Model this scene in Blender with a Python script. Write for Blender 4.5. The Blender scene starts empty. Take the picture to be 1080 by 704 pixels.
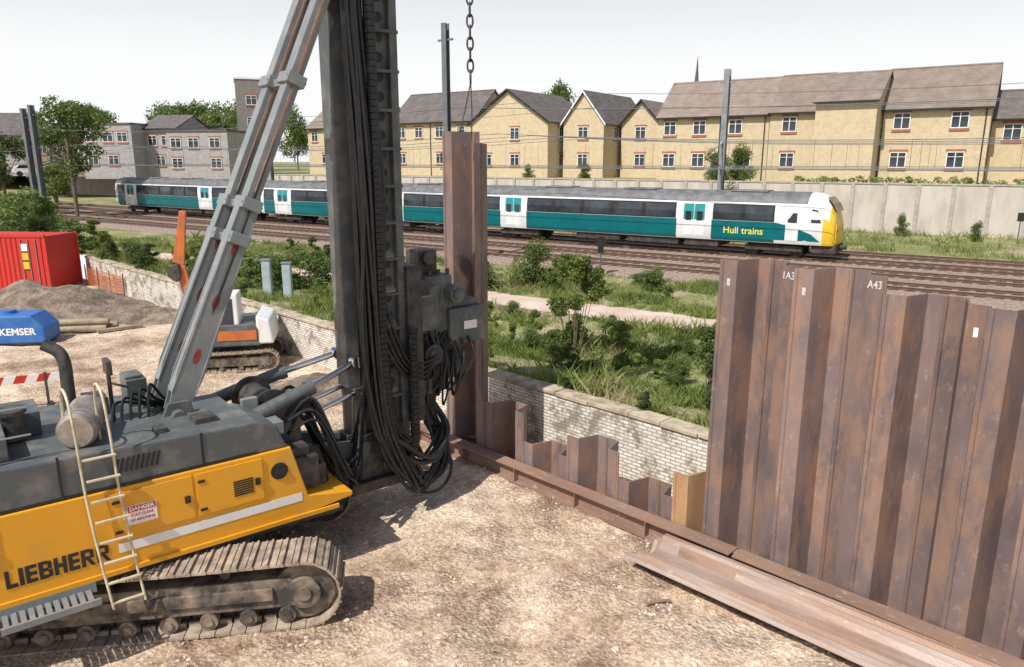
import bpy, math, random
import numpy as np
from mathutils import Vector, Matrix, noise as mnoise
random.seed(7); rng=np.random.default_rng(7)
R=math.radians
scn=bpy.context.scene
COL=scn.collection

# ------------------------------------------------------------ materials
def nodes_of(m):
    m.use_nodes=True
    nt=m.node_tree; b=nt.nodes.get('Principled BSDF'); return nt,b
def rgba(c): return (c[0],c[1],c[2],1)
def M(name,c1,c2=None,scale=3,rough=.7,metal=0,bump=0,bscale=20,stretch=(1,1,1),lo=.4,hi=.65,rand=0,dist=.02,detail=6,c3=None):
    m=bpy.data.materials.new(name); nt,b=nodes_of(m); N=nt.nodes; L=nt.links
    if c2 is None: c2=tuple(x*.75 for x in c1)
    tc=N.new('ShaderNodeTexCoord'); mp=N.new('ShaderNodeMapping'); mp.inputs['Scale'].default_value=stretch
    L.new(tc.outputs['Object'],mp.inputs['Vector'])
    no=N.new('ShaderNodeTexNoise'); no.inputs['Scale'].default_value=scale; no.inputs['Detail'].default_value=detail; no.inputs['Roughness'].default_value=.62
    L.new(mp.outputs[0],no.inputs['Vector'])
    cr=N.new('ShaderNodeValToRGB'); cr.color_ramp.elements[0].position=lo; cr.color_ramp.elements[1].position=hi
    cr.color_ramp.elements[0].color=rgba(c1); cr.color_ramp.elements[1].color=rgba(c2)
    if c3:
        e=cr.color_ramp.elements.new(min(.99,hi+.12)); e.color=rgba(c3)
    L.new(no.outputs['Fac'],cr.inputs[0]); out=cr.outputs[0]
    if rand:
        oi=N.new('ShaderNodeObjectInfo'); mr=N.new('ShaderNodeMapRange'); mr.inputs['To Min'].default_value=1-rand; mr.inputs['To Max'].default_value=1+rand
        L.new(oi.outputs['Random'],mr.inputs['Value'])
        hs=N.new('ShaderNodeHueSaturation'); L.new(mr.outputs[0],hs.inputs['Value']); L.new(out,hs.inputs['Color']); out=hs.outputs[0]
    L.new(out,b.inputs['Base Color']); b.inputs['Roughness'].default_value=rough; b.inputs['Metallic'].default_value=metal
    if bump:
        n2=N.new('ShaderNodeTexNoise'); n2.inputs['Scale'].default_value=bscale; n2.inputs['Detail'].default_value=5
        L.new(mp.outputs[0],n2.inputs['Vector'])
        bp=N.new('ShaderNodeBump'); bp.inputs['Strength'].default_value=bump; bp.inputs['Distance'].default_value=dist
        L.new(n2.outputs['Fac'],bp.inputs['Height']); L.new(bp.outputs[0],b.inputs['Normal'])
    return m
def layered(name,base1,base2,rust,light,stretchz=.45,rough=.6,metal=.15,rand=.2,rustamt=.6,lightamt=.45,axis=2,dark=.35,rlo=.50,rhi=.64,base_sc=1.1):
    """steel: slow tone change + rust blotches + fine pale scuffs"""
    m=bpy.data.materials.new(name); nt,b=nodes_of(m); N=nt.nodes; L=nt.links
    tc=N.new('ShaderNodeTexCoord'); oi=N.new('ShaderNodeObjectInfo')
    mu=N.new('ShaderNodeMath'); mu.operation='MULTIPLY'; mu.inputs[1].default_value=37; L.new(oi.outputs['Random'],mu.inputs[0])
    cb=N.new('ShaderNodeCombineXYZ'); 
    for i in range(3): L.new(mu.outputs[0],cb.inputs[i])
    va=N.new('ShaderNodeVectorMath'); va.operation='ADD'; L.new(tc.outputs['Object'],va.inputs[0]); L.new(cb.outputs[0],va.inputs[1])
    def noi(s,d,st,r=.6):
        mp=N.new('ShaderNodeMapping'); sc=[1,1,1]; sc[axis]=st; mp.inputs['Scale'].default_value=sc; L.new(va.outputs[0],mp.inputs['Vector'])
        n=N.new('ShaderNodeTexNoise'); n.inputs['Scale'].default_value=s; n.inputs['Detail'].default_value=d; n.inputs['Roughness'].default_value=r; L.new(mp.outputs[0],n.inputs['Vector']); return n
    def ramp(n,lo,hi,a=(0,0,0),c=(1,1,1)):
        cr=N.new('ShaderNodeValToRGB'); E=cr.color_ramp.elements; E[0].position=lo;E[1].position=hi;E[0].color=rgba(a);E[1].color=rgba(c); L.new(n.outputs['Fac'],cr.inputs[0]); return cr
    base=ramp(noi(base_sc,3,.6),.35,.65,base1,base2)
    def mix(prev,col,fac,amt):
        k=N.new('ShaderNodeMath'); k.operation='MULTIPLY'; k.inputs[1].default_value=amt; L.new(fac.outputs[0],k.inputs[0])
        x=N.new('ShaderNodeMixRGB'); L.new(k.outputs[0],x.inputs[0]); L.new(prev.outputs[0],x.inputs[1]); x.inputs[2].default_value=rgba(col); return x
    x=mix(base,rust,ramp(noi(2.6,10,stretchz,.7),rlo,rhi),rustamt)
    x=mix(x,light,ramp(noi(9,10,max(.5,stretchz),.75),.57,.68),lightamt)
    x=mix(x,(.03,.025,.025),ramp(noi(2.0,6,.3,.6),.60,.70),dark)
    mr=N.new('ShaderNodeMapRange'); mr.inputs['To Min'].default_value=1-rand; mr.inputs['To Max'].default_value=1+rand; L.new(oi.outputs['Random'],mr.inputs['Value'])
    hs=N.new('ShaderNodeHueSaturation'); L.new(mr.outputs[0],hs.inputs['Value']); L.new(x.outputs[0],hs.inputs['Color'])
    L.new(hs.outputs[0],b.inputs['Base Color']); b.inputs['Roughness'].default_value=rough; b.inputs['Metallic'].default_value=metal
    n2=noi(30,5,1); bp=N.new('ShaderNodeBump'); bp.inputs['Strength'].default_value=.25; bp.inputs['Distance'].default_value=.01; L.new(n2.outputs['Fac'],bp.inputs['Height']); L.new(bp.outputs[0],b.inputs['Normal'])
    return m
def brickM(name,c1,c2,mortar,bw=.225,bh=.075,ms=.012,rough=.85,stain=None,bump=.4,amt=.75,nlo=.45,nhi=.62):
    m=bpy.data.materials.new(name); nt,b=nodes_of(m); N=nt.nodes; L=nt.links
    tc=N.new('ShaderNodeTexCoord'); sp=N.new('ShaderNodeSeparateXYZ'); L.new(tc.outputs['Object'],sp.inputs[0])
    ad=N.new('ShaderNodeMath'); ad.operation='ADD'; L.new(sp.outputs[0],ad.inputs[0]); L.new(sp.outputs[1],ad.inputs[1])
    cb=N.new('ShaderNodeCombineXYZ'); L.new(ad.outputs[0],cb.inputs[0]); L.new(sp.outputs[2],cb.inputs[1])
    br=N.new('ShaderNodeTexBrick'); br.inputs['Scale'].default_value=1; br.inputs['Brick Width'].default_value=bw; br.inputs['Row Height'].default_value=bh
    br.inputs['Mortar Size'].default_value=ms; br.inputs['Color1'].default_value=rgba(c1); br.inputs['Color2'].default_value=rgba(c2); br.inputs['Mortar'].default_value=rgba(mortar)
    L.new(cb.outputs[0],br.inputs['Vector']); out=br.outputs['Color']
    no=N.new('ShaderNodeTexNoise'); no.inputs['Scale'].default_value=1.7; no.inputs['Detail'].default_value=9; no.inputs['Roughness'].default_value=.75
    L.new(tc.outputs['Object'],no.inputs['Vector'])
    cr=N.new('ShaderNodeValToRGB'); cr.color_ramp.elements[0].position=nlo; cr.color_ramp.elements[1].position=nhi
    cr.color_ramp.elements[0].color=(0,0,0,1); cr.color_ramp.elements[1].color=(1,1,1,1); L.new(no.outputs['Fac'],cr.inputs[0])
    mx=N.new('ShaderNodeMixRGB'); mx.blend_type='MULTIPLY' if not stain else 'MIX'
    st=stain or (.82,.79,.75); mx.inputs['Color2'].default_value=rgba(st)
    mm=N.new('ShaderNodeMath'); mm.operation='MULTIPLY'; mm.inputs[1].default_value=amt; L.new(cr.outputs[0],mm.inputs[0]); L.new(mm.outputs[0],mx.inputs['Fac'])
    L.new(out,mx.inputs['Color1']); L.new(mx.outputs[0],b.inputs['Base Color']); b.inputs['Roughness'].default_value=rough
    bp=N.new('ShaderNodeBump'); bp.inputs['Strength'].default_value=bump; bp.inputs['Distance'].default_value=.01; bp.invert=True
    L.new(br.outputs['Fac'],bp.inputs['Height']); L.new(bp.outputs[0],b.inputs['Normal'])
    return m
def leafM(name,dark,mid,light,scale=1.5,tr_=.35):
    m=bpy.data.materials.new(name); nt,b=nodes_of(m); N=nt.nodes; L=nt.links
    tc=N.new('ShaderNodeTexCoord'); no=N.new('ShaderNodeTexNoise'); no.inputs['Scale'].default_value=scale; no.inputs['Detail'].default_value=6
    L.new(tc.outputs['Object'],no.inputs['Vector'])
    cr=N.new('ShaderNodeValToRGB'); cr.color_ramp.elements[0].position=.35; cr.color_ramp.elements[1].position=.68
    cr.color_ramp.elements[0].color=rgba(dark); cr.color_ramp.elements[1].color=rgba(light); e=cr.color_ramp.elements.new(.5); e.color=rgba(mid)
    L.new(no.outputs['Fac'],cr.inputs[0]); 
    oi=N.new('ShaderNodeObjectInfo'); mr=N.new('ShaderNodeMapRange'); mr.inputs['To Min'].default_value=.75; mr.inputs['To Max'].default_value=1.25
    L.new(oi.outputs['Random'],mr.inputs['Value']); hs=N.new('ShaderNodeHueSaturation'); L.new(mr.outputs[0],hs.inputs['Value']); L.new(cr.outputs[0],hs.inputs['Color'])
    L.new(hs.outputs[0],b.inputs['Base Color']); b.inputs['Roughness'].default_value=.6
    tr=N.new('ShaderNodeBsdfTranslucent'); L.new(hs.outputs[0],tr.inputs['Color']); ms=N.new('ShaderNodeMixShader'); ms.inputs[0].default_value=tr_
    L.new(b.outputs[0],ms.inputs[1]); L.new(tr.outputs[0],ms.inputs[2]); L.new(ms.outputs[0],N['Material Output'].inputs['Surface'])
    return m

def gravelM():
    m=bpy.data.materials.new('site_gravel'); nt,b=nodes_of(m); N=nt.nodes; L=nt.links
    tc=N.new('ShaderNodeTexCoord')
    def noi(s,d=6,r=.65):
        n=N.new('ShaderNodeTexNoise'); n.inputs['Scale'].default_value=s; n.inputs['Detail'].default_value=d; n.inputs['Roughness'].default_value=r; L.new(tc.outputs['Object'],n.inputs['Vector']); return n
    big=noi(.42,9,.70); cr=N.new('ShaderNodeValToRGB'); E=cr.color_ramp.elements
    E[0].position=.37; E[0].color=(.30,.195,.13,1); E[1].position=.61; E[1].color=(.72,.60,.47,1); e=E.new(.49); e.color=(.57,.435,.32,1)
    L.new(big.outputs['Fac'],cr.inputs[0])
    prev=cr
    for sc,amt in((11,.4),(27,.5),(60,.5)):
        vo=N.new('ShaderNodeTexVoronoi'); vo.inputs['Scale'].default_value=sc; L.new(tc.outputs['Object'],vo.inputs['Vector'])
        sp=N.new('ShaderNodeSeparateColor'); L.new(vo.outputs['Color'],sp.inputs[0])
        vr=N.new('ShaderNodeValToRGB'); E=vr.color_ramp.elements; E[0].position=.05; E[0].color=(.55,.51,.47,1); E[1].position=.98; E[1].color=(1.35,1.33,1.3,1); e=E.new(.5); e.color=(1,1,1,1); L.new(sp.outputs[0],vr.inputs[0])
        mx=N.new('ShaderNodeMixRGB'); mx.blend_type='MULTIPLY'; mx.inputs[0].default_value=amt; L.new(prev.outputs[0],mx.inputs[1]); L.new(vr.outputs[0],mx.inputs[2]); prev=mx
    fn=noi(18,10,.78); fr=N.new('ShaderNodeValToRGB'); E=fr.color_ramp.elements; E[0].position=.33; E[0].color=(.50,.45,.41,1); E[1].position=.62; E[1].color=(1.08,1.08,1.08,1); L.new(fn.outputs['Fac'],fr.inputs[0])
    m2=N.new('ShaderNodeMixRGB'); m2.blend_type='MULTIPLY'; L.new(prev.outputs[0],m2.inputs[1]); L.new(fr.outputs[0],m2.inputs[2])
    pm=noi(.9,4); pr=N.new('ShaderNodeMapRange'); pr.inputs['From Min'].default_value=.38; pr.inputs['From Max'].default_value=.6; pr.inputs['To Min'].default_value=1; pr.inputs['To Max'].default_value=.3; L.new(pm.outputs['Fac'],pr.inputs['Value']); L.new(pr.outputs[0],m2.inputs[0])
    L.new(m2.outputs[0],b.inputs['Base Color']); b.inputs['Roughness'].default_value=.95
    v2=N.new('ShaderNodeTexVoronoi'); v2.inputs['Scale'].default_value=16; L.new(tc.outputs['Object'],v2.inputs['Vector'])
    ad=N.new('ShaderNodeMath'); ad.operation='ADD'; L.new(fn.outputs['Fac'],ad.inputs[0]); L.new(v2.outputs['Distance'],ad.inputs[1])
    bp=N.new('ShaderNodeBump'); bp.inputs['Distance'].default_value=.05; L.new(pr.outputs[0],bp.inputs['Strength']); L.new(ad.outputs[0],bp.inputs['Height']); L.new(bp.outputs[0],b.inputs['Normal'])
    return m

GRAVEL=gravelM()
STONE=M('stone',(.40,.31,.23),(.66,.57,.47),scale=1.3,rough=.95,lo=.35,hi=.65)
PILE=layered('weathered_pile_steel',(.135,.103,.104),(.215,.158,.145),(.30,.178,.118),(.42,.355,.33),stretchz=.35,rough=.5,metal=.08,rand=.25,rustamt=.7,lightamt=.4,dark=.35,rlo=.47,rhi=.60)
PILEO=layered('orange_rust_steel',(.30,.17,.09),(.34,.20,.10),(.42,.25,.12),(.45,.33,.22),rough=.85,metal=0)
RUST=layered('rusty_beam_steel',(.22,.135,.10),(.28,.18,.135),(.36,.195,.11),(.54,.43,.34),rough=.75,metal=.02,rand=.12,lightamt=.8,axis=0)
PALE=layered('pale_steel',(.36,.285,.25),(.46,.375,.325),(.34,.19,.11),(.62,.53,.46),rough=.42,metal=.15,rand=.1,stretchz=.12,lightamt=.5,axis=0,dark=.3,rustamt=.75,rlo=.46,rhi=.6)
YEL=M('yellow_paint',(.74,.345,.018),(.47,.28,.09),scale=2.2,rough=.36,lo=.54,hi=.84,bump=.05,bscale=6,detail=10)
GRY=M('grey_machine_paint',(.085,.098,.10),(.24,.215,.185),scale=2.8,rough=.5,lo=.46,hi=.8,bump=.06,bscale=15,detail=10)
GRYL=M('light_grey_machine_paint',(.19,.21,.215),(.33,.30,.26),scale=3,rough=.42,lo=.48,hi=.8,detail=10)
DGRY=M('dark_machine_steel',(.028,.03,.032),(.10,.085,.07),scale=5,rough=.55,bump=.15,detail=9)
TRK=M('muddy_track_steel',(.24,.185,.14),(.46,.37,.28),scale=5,rough=.85,bump=.4,bscale=20)
TRKD=M('dusty_dark_steel',(.05,.045,.04),(.30,.23,.17),scale=3,rough=.85,bump=.3,detail=9)
RUB=M('black_hose_rubber',(.008,.008,.009),(.035,.032,.03),scale=8,rough=.42,lo=.5,hi=.85)
CHR=M('chrome_rod',(.7,.7,.7),(.6,.6,.6),rough=.15,metal=1)
WHT=M('white_paint',(.78,.78,.76),(.66,.64,.6),scale=2,rough=.4,lo=.5,hi=.8)
CHALK=M('chalk_paint',(.62,.60,.58),(.45,.42,.40),scale=20,rough=.9)
RED=M('red_paint',(.55,.03,.02),(.40,.06,.04),scale=2,rough=.5,lo=.5,hi=.8,detail=9)
ORG=M('orange_paint',(.58,.16,.04),(.42,.13,.05),scale=3,rough=.5,detail=9)
BLK=M('black_paint',(.012,.012,.012),(.02,.02,.02),rough=.5)
BLUE=M('blue_plastic',(.02,.12,.42),(.05,.17,.42),scale=2,rough=.45)
CREAM=M('cream_paint',(.62,.56,.40),(.42,.36,.25),scale=5,rough=.5)
PRIM=M('hole_primer',(.30,.045,.03),(.14,.02,.02),rough=.7)
SILM=M('silencer_metal',(.46,.42,.38),(.28,.22,.17),scale=4,rough=.4,metal=.5)
PBLU=M('pale_blue_paint',(.38,.46,.48),(.28,.35,.37))
WBRK=brickM('whitewashed_brick',(.82,.79,.72),(.62,.58,.50),(.40,.35,.29),ms=.014,stain=(.22,.165,.12),bump=.9,amt=.85,nlo=.49,nhi=.58)
COPE=M('coping_stone',(.52,.44,.33),(.24,.19,.12),scale=3,rough=.9,bump=.5,bscale=12,detail=9)
HBRK=brickM('yellow_house_brick',(.66,.53,.33),(.56,.44,.26),(.55,.48,.37))
GBRK=brickM('grey_rendered_block',(.43,.415,.40),(.35,.34,.33),(.28,.27,.26),bw=.45,bh=.22)
BRBRK=brickM('brown_brick',(.34,.26,.20),(.27,.20,.15),(.3,.26,.2))
SILL=M('red_brick_sill',(.38,.15,.09),(.30,.11,.07))
def roofM(name,c1,c2):
    m=M(name,c1,c2,scale=1.2,rough=.9,lo=.35,hi=.7,rand=.1,detail=12); nt=m.node_tree;N=nt.nodes;L=nt.links;b=N['Principled BSDF']
    tc=N.new('ShaderNodeTexCoord'); w=N.new('ShaderNodeTexWave'); w.bands_direction='Z'; w.inputs['Scale'].default_value=1.9; w.inputs['Distortion'].default_value=.3; L.new(tc.outputs['Object'],w.inputs['Vector'])
    src=b.inputs['Base Color'].links[0].from_socket
    x=N.new('ShaderNodeMixRGB'); x.blend_type='MULTIPLY'; x.inputs[0].default_value=.25; L.new(src,x.inputs[1]); L.new(w.outputs['Color'],x.inputs[2]); L.new(x.outputs[0],b.inputs['Base Color'])
    bp=N.new('ShaderNodeBump'); bp.inputs['Strength'].default_value=.6; bp.inputs['Distance'].default_value=.06; L.new(w.outputs['Fac'],bp.inputs['Height']); L.new(bp.outputs[0],b.inputs['Normal']); return m
ROOF=roofM('brown_roof_tiles',(.21,.165,.135),(.31,.25,.21))
ROOFD=roofM('dark_roof_slates',(.115,.10,.095),(.19,.165,.155))
GLS=M('window_glass',(.02,.025,.03),(.06,.075,.09),scale=.5,rough=.08)
CONC=M('boundary_concrete',(.56,.50,.45),(.40,.345,.30),scale=.8,rough=.9,stretch=(1,1,.35),lo=.4,hi=.7,bump=.2,detail=10)
CONP=M('concrete_post',(.44,.40,.36),(.32,.29,.26),rough=.9)
TEAL=M('teal_livery',(.0,.125,.14),(.0,.105,.118),scale=1,rough=.22)
TEALL=M('light_teal_livery',(.02,.25,.27),(.02,.22,.24),scale=1,rough=.3)
TWHT=M('train_white',(.74,.76,.77),(.60,.61,.60),scale=.7,rough=.28,detail=9)
TROOF=M('train_roof',(.17,.175,.185),(.10,.10,.10),scale=2,rough=.6,detail=9)
TYEL=M('yellow_cab_front',(.80,.52,.03),(.7,.45,.03),rough=.35)
LETY=M('yellow_lettering',(.72,.68,.10),(.66,.62,.10),rough=.4)
UND=M('train_underframe',(.03,.028,.026),(.09,.065,.05),scale=3,rough=.85)
BAL=M('ballast_stone',(.22,.155,.12),(.42,.33,.27),scale=7,rough=.95,bump=1,bscale=14,dist=.06,detail=12)
PATH=M('dirt_path',(.52,.39,.315),(.64,.51,.43),scale=.8,rough=.95,bump=.3,bscale=30,detail=10)
SLP=M('sleeper',(.24,.19,.16),(.36,.30,.26),scale=2,rough=.9)
RAILM=M('rail_steel',(.18,.10,.065),(.12,.075,.06),scale=3,rough=.6,metal=.3)
RAILT=M('polished_rail_top',(.5,.48,.46),(.45,.42,.4),rough=.3,metal=.8)
MAST=M('galvanised_mast',(.27,.29,.30),(.19,.20,.21),scale=2,rough=.6,metal=.2)
MASTD=M('dark_mast_steel',(.11,.125,.14),(.15,.16,.17),scale=2,rough=.6)
BARK=M('bark',(.12,.09,.06),(.2,.15,.1),scale=4,rough=.9,bump=.5)
LF1=leafM('tree_leaves',(.06,.095,.022),(.11,.165,.035),(.21,.27,.07))
LF2=leafM('spring_leaves',(.10,.145,.028),(.18,.24,.05),(.31,.37,.10))
LF3=leafM('dark_ivy_leaves',(.04,.075,.017),(.085,.135,.03),(.16,.22,.055))
GRS=leafM('grass_blades',(.12,.17,.035),(.20,.25,.06),(.44,.39,.21),scale=.35)

# ------------------------------------------------------------ mesh builder
class MB:
    def __init__(s): s.v=[];s.f=[];s.m=[]
    def add(s,vs,fs,mi=0):
        o=len(s.v); s.v+= [tuple(v) for v in vs]; s.f+=[tuple(i+o for i in f) for f in fs]; s.m+=[mi]*len(fs); return s
    def box(s,c,d,mi=0,rot=None):
        hx,hy,hz=d[0]/2,d[1]/2,d[2]/2
        vs=[Vector((x*hx,y*hy,z*hz)) for x in(-1,1) for y in(-1,1) for z in(-1,1)]
        if rot is not None: vs=[rot@v for v in vs]
        vs=[v+Vector(c) for v in vs]
        return s.add(vs,[(0,1,3,2),(4,6,7,5),(0,4,5,1),(2,3,7,6),(0,2,6,4),(1,5,7,3)],mi)
    def bb(s,x0,x1,y0,y1,z0,z1,mi=0): return s.box(((x0+x1)/2,(y0+y1)/2,(z0+z1)/2),(x1-x0,y1-y0,z1-z0),mi)
    def beam(s,p0,p1,w,h,mi=0,up=(0,0,1)):
        p0=Vector(p0);p1=Vector(p1);x=(p1-p0);l=x.length;x.normalize();u=Vector(up)
        y=u.cross(x); 
        if y.length<1e-4: y=Vector((0,1,0)).cross(x)
        y.normalize(); z=x.cross(y)
        rot=Matrix((x,y,z)).transposed()
        return s.box((p0+p1)/2,(l,w,h),mi,rot)
    def cyl(s,p0,p1,r0,r1=None,n=14,mi=0,caps=True):
        r1=r0 if r1 is None else r1
        p0=Vector(p0);p1=Vector(p1);x=(p1-p0).normalized()
        a=Vector((0,0,1)) if abs(x.z)<.9 else Vector((1,0,0)); u=x.cross(a).normalized(); w=x.cross(u)
        vs=[];
        for p,r in((p0,r0),(p1,r1)):
            for i in range(n):
                t=2*math.pi*i/n; vs.append(p+u*math.cos(t)*r+w*math.sin(t)*r)
        fs=[(i,(i+1)%n,n+(i+1)%n,n+i) for i in range(n)]
        if caps: fs+=[tuple(range(n))[::-1],tuple(range(n,2*n))]
        return s.add(vs,fs,mi)
    def prism(s,poly,y0,y1,mi=0,axis='y'):
        n=len(poly)
        def P(a,b,t):
            return (a,t,b) if axis=='y' else ((t,a,b) if axis=='x' else (a,b,t))
        vs=[P(a,b,y0) for a,b in poly]+[P(a,b,y1) for a,b in poly]
        fs=[(i,(i+1)%n,n+(i+1)%n,n+i) for i in range(n)]+[tuple(range(n))[::-1],tuple(range(n,2*n))]
        return s.add(vs,fs,mi)
    def tube(s,pts,r,n=8,mi=0,sub=8):
        P=[Vector(p) for p in pts]; out=[]
        if sub>1:
            for i in range(len(P)-1):
                a=P[max(i-1,0)];b=P[i];c=P[i+1];d=P[min(i+2,len(P)-1)]
                for k in range(sub):
                    t=k/sub; out.append(.5*((2*b)+(c-a)*t+(2*a-5*b+4*c-d)*t*t+(-a+3*b-3*c+d)*t**3))
            out.append(P[-1])
        else: out=P
        vs=[];pu=None
        for i,p in enumerate(out):
            t=(out[min(i+1,len(out)-1)]-out[max(i-1,0)]).normalized()
            if pu is None:
                a=Vector((0,0,1)) if abs(t.z)<.9 else Vector((1,0,0)); pu=t.cross(a).normalized()
            else:
                pu=(pu-t*pu.dot(t)).normalized()
            w=t.cross(pu)
            for j in range(n):
                q=2*math.pi*j/n; vs.append(p+pu*math.cos(q)*r+w*math.sin(q)*r)
        fs=[]
        for i in range(len(out)-1):
            for j in range(n): fs.append((i*n+j,i*n+(j+1)%n,(i+1)*n+(j+1)%n,(i+1)*n+j))
        fs+=[tuple(range(n))[::-1],tuple(range((len(out)-1)*n,len(out)*n))]
        return s.add(vs,fs,mi)
    def obj(s,name,mats,parent=None,loc=(0,0,0),rot=(0,0,0),bevel=0,smooth=False,fix=True):
        me=bpy.data.meshes.new(name); me.from_pydata(s.v,[],s.f)
        if not isinstance(mats,(list,tuple)): mats=[mats]
        for m in mats: me.materials.append(m)
        me.polygons.foreach_set('material_index',s.m)
        if fix:
            import bmesh
            bm=bmesh.new(); bm.from_mesh(me); bmesh.ops.recalc_face_normals(bm,faces=bm.faces); bm.to_mesh(me); bm.free()
        if smooth:
            me.polygons.foreach_set('use_smooth',[True]*len(me.polygons))
            try: me.set_sharp_from_angle(angle=R(40))
            except Exception: pass
        me.update()
        ob=bpy.data.objects.new(name,me); COL.objects.link(ob); ob.location=loc; ob.rotation_euler=rot
        if parent: ob.parent=parent
        if bevel:
            b=ob.modifiers.new('bevel','BEVEL'); b.width=bevel; b.segments=2; b.limit_method='ANGLE'; b.angle_limit=R(50)
        return ob
def empty(name,loc=(0,0,0),rot=(0,0,0),parent=None):
    e=bpy.data.objects.new(name,None); COL.objects.link(e); e.location=loc; e.rotation_euler=rot; e.empty_display_size=.2
    if parent: e.parent=parent
    return e
def top(o,label,cat,group=None,kind=None):
    o['label']=label; o['category']=cat
    if group:o['group']=group
    if kind:o['kind']=kind
    return o
def dup(o,parent=None,loc=None,rot=None):
    c=o.copy(); COL.objects.link(c)
    if parent: c.parent=parent
    if loc is not None: c.location=loc
    if rot is not None: c.rotation_euler=rot
    for ch in list(o.children): dup(ch,c)
    return c
def text(body,size,mat,name,parent=None,loc=(0,0,0),rot=(0,0,0),bold=0,extr=.002,sx=1,align='CENTER'):
    cu=bpy.data.curves.new('t','FONT'); cu.body=body; cu.size=size; cu.extrude=extr; cu.offset=bold; cu.align_x=align; cu.align_y='CENTER'
    ob=bpy.data.objects.new('t',cu); COL.objects.link(ob); dg=bpy.context.evaluated_depsgraph_get(); dg.update()
    me=bpy.data.meshes.new_from_object(ob.evaluated_get(dg)); bpy.data.objects.remove(ob)
    me.transform(Matrix.Rotation(R(90),4,'X')@Matrix.Diagonal((sx,1,1,1)))
    me.materials.clear(); me.materials.append(mat)
    o=bpy.data.objects.new(name,me); COL.objects.link(o); o.location=loc; o.rotation_euler=rot
    if parent:o.parent=parent
    return o

PA=R(-45); RA=R(-34)
def wp(c,w,z=0): return Vector((c*.70711+w*.70711, -c*.70711+w*.70711, z))
CR,SR=math.cos(RA),math.sin(RA)
def rp(r,b,z=0): return Vector((r*CR-b*SR, r*SR+b*CR, z))
def smooth(t): t=max(0,min(1,t)); return t*t*(3-2*t)
GZ=.72
def gz(X,Y):
    w=(X+Y)*.70711
    return GZ+.68*smooth(1-(w-11.9)/4.5)

# ------------------------------------------------------------ ground sheets
def frange(a,b,s):
    o=[];x=a
    while x<b-1e-6: o.append(x); x+=s
    return o
def grid(name,us,vs,zf,mat,rot):
    nu=len(us);vv=[];ff=[]
    for v in vs:
        for u in us: vv.append((u,v,zf(u,v)))
    for j in range(len(vs)-1):
        for i in range(nu-1): ff.append((j*nu+i,j*nu+i+1,(j+1)*nu+i+1,(j+1)*nu+i))
    b=MB(); b.v=vv;b.f=ff;b.m=[0]*len(ff); return b.obj(name,mat,rot=(0,0,rot),smooth=True,fix=False)
def sz(u,v):
    if not(abs(u)<60 and v>-10): return 0
    z=.06*mnoise.noise(Vector((u*.6,v*.6,0)))+.035*mnoise.noise(Vector((u*2.2,v*2.2,3)))+.022*mnoise.noise(Vector((u*6,v*6,9)))
    if 9.0<v<10.2 and u>-15: z+=.10*math.exp(-((v-9.70)/.18)**2)*(.5+mnoise.noise(Vector((u*1.1,0,0))))
    if v>10.6: z+=.12*smooth((v-10.6)/.8)*(.6+mnoise.noise(Vector((u*1.5,v,0))))
    return z
us=[-800,-300,-120,-60,-45]+frange(-36,-16,.6)+frange(-16,1,.1)+[1,3,8,20,60,200,800]
vs=[-800,-200,-60,-20,-8]+frange(0,4,.3)+frange(4,11.6,.1)+[11.62,11.76]
g=grid('ground',us,vs,sz,GRAVEL,PA)
top(g,'dusty tan gravel of the building site','ground',kind='structure')

def grassgroundM():
    m=bpy.data.materials.new('weedy_ground'); nt,b=nodes_of(m); N=nt.nodes; L=nt.links
    tc=N.new('ShaderNodeTexCoord'); n=N.new('ShaderNodeTexNoise'); n.inputs['Scale'].default_value=.35; n.inputs['Detail'].default_value=10; n.inputs['Roughness'].default_value=.75; L.new(tc.outputs['Object'],n.inputs['Vector'])
    cr=N.new('ShaderNodeValToRGB'); E=cr.color_ramp.elements; E[0].position=.36; E[0].color=(.13,.17,.04,1); E[1].position=.62; E[1].color=(.42,.33,.23,1); e=E.new(.5); e.color=(.25,.26,.10,1)
    L.new(n.outputs['Fac'],cr.inputs[0]); L.new(cr.outputs[0],b.inputs['Base Color']); b.inputs['Roughness'].default_value=.95
    n2=N.new('ShaderNodeTexNoise'); n2.inputs['Scale'].default_value=6; n2.inputs['Detail'].default_value=8; L.new(tc.outputs['Object'],n2.inputs['Vector'])
    bp=N.new('ShaderNodeBump'); bp.inputs['Strength'].default_value=1; bp.inputs['Distance'].default_value=.15; L.new(n2.outputs['Fac'],bp.inputs['Height']); L.new(bp.outputs[0],b.inputs['Normal']); return m
WEED=grassgroundM()
us=[-1500,-400,-150]+frange(-100,20,4)+[20,60,200,800]
vs=[11.8]+frange(12,17,.5)+[17,20,30,50,90,150,400,1500]
g=grid('railway_ground',us,vs,lambda u,v:GZ+.68*smooth(1-(v-11.9)/4.5),WEED,PA); top(g,'weedy grass ground along the railway','ground',kind='structure')
g=grid('upper_ground',[-1500,-400,-120,-40,0,60,300,1500],[67.2,70,90,200,600,2500],lambda u,v:4.55,WEED,RA); top(g,'raised grassy ground where the houses stand','ground',kind='structure')
g=grid('track_bed',frange(-160,45,2)+[45],[33.6,34.2,50.0,50.8],lambda u,v:GZ+.01 if v in(33.6,50.8) else GZ+.12,BAL,RA); top(g,'brown stone ballast under the railway tracks','track bed',kind='structure')
def pe(u): return .35*mnoise.noise(Vector((u*.5,3,0)))+.2*mnoise.noise(Vector((u*1.7,8,0)))
g=grid('dirt_path',frange(-60,20,.5),[0,.5,1],lambda u,v:GZ+.02+.01*mnoise.noise(Vector((u,v,0))),PATH,RA)
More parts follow.
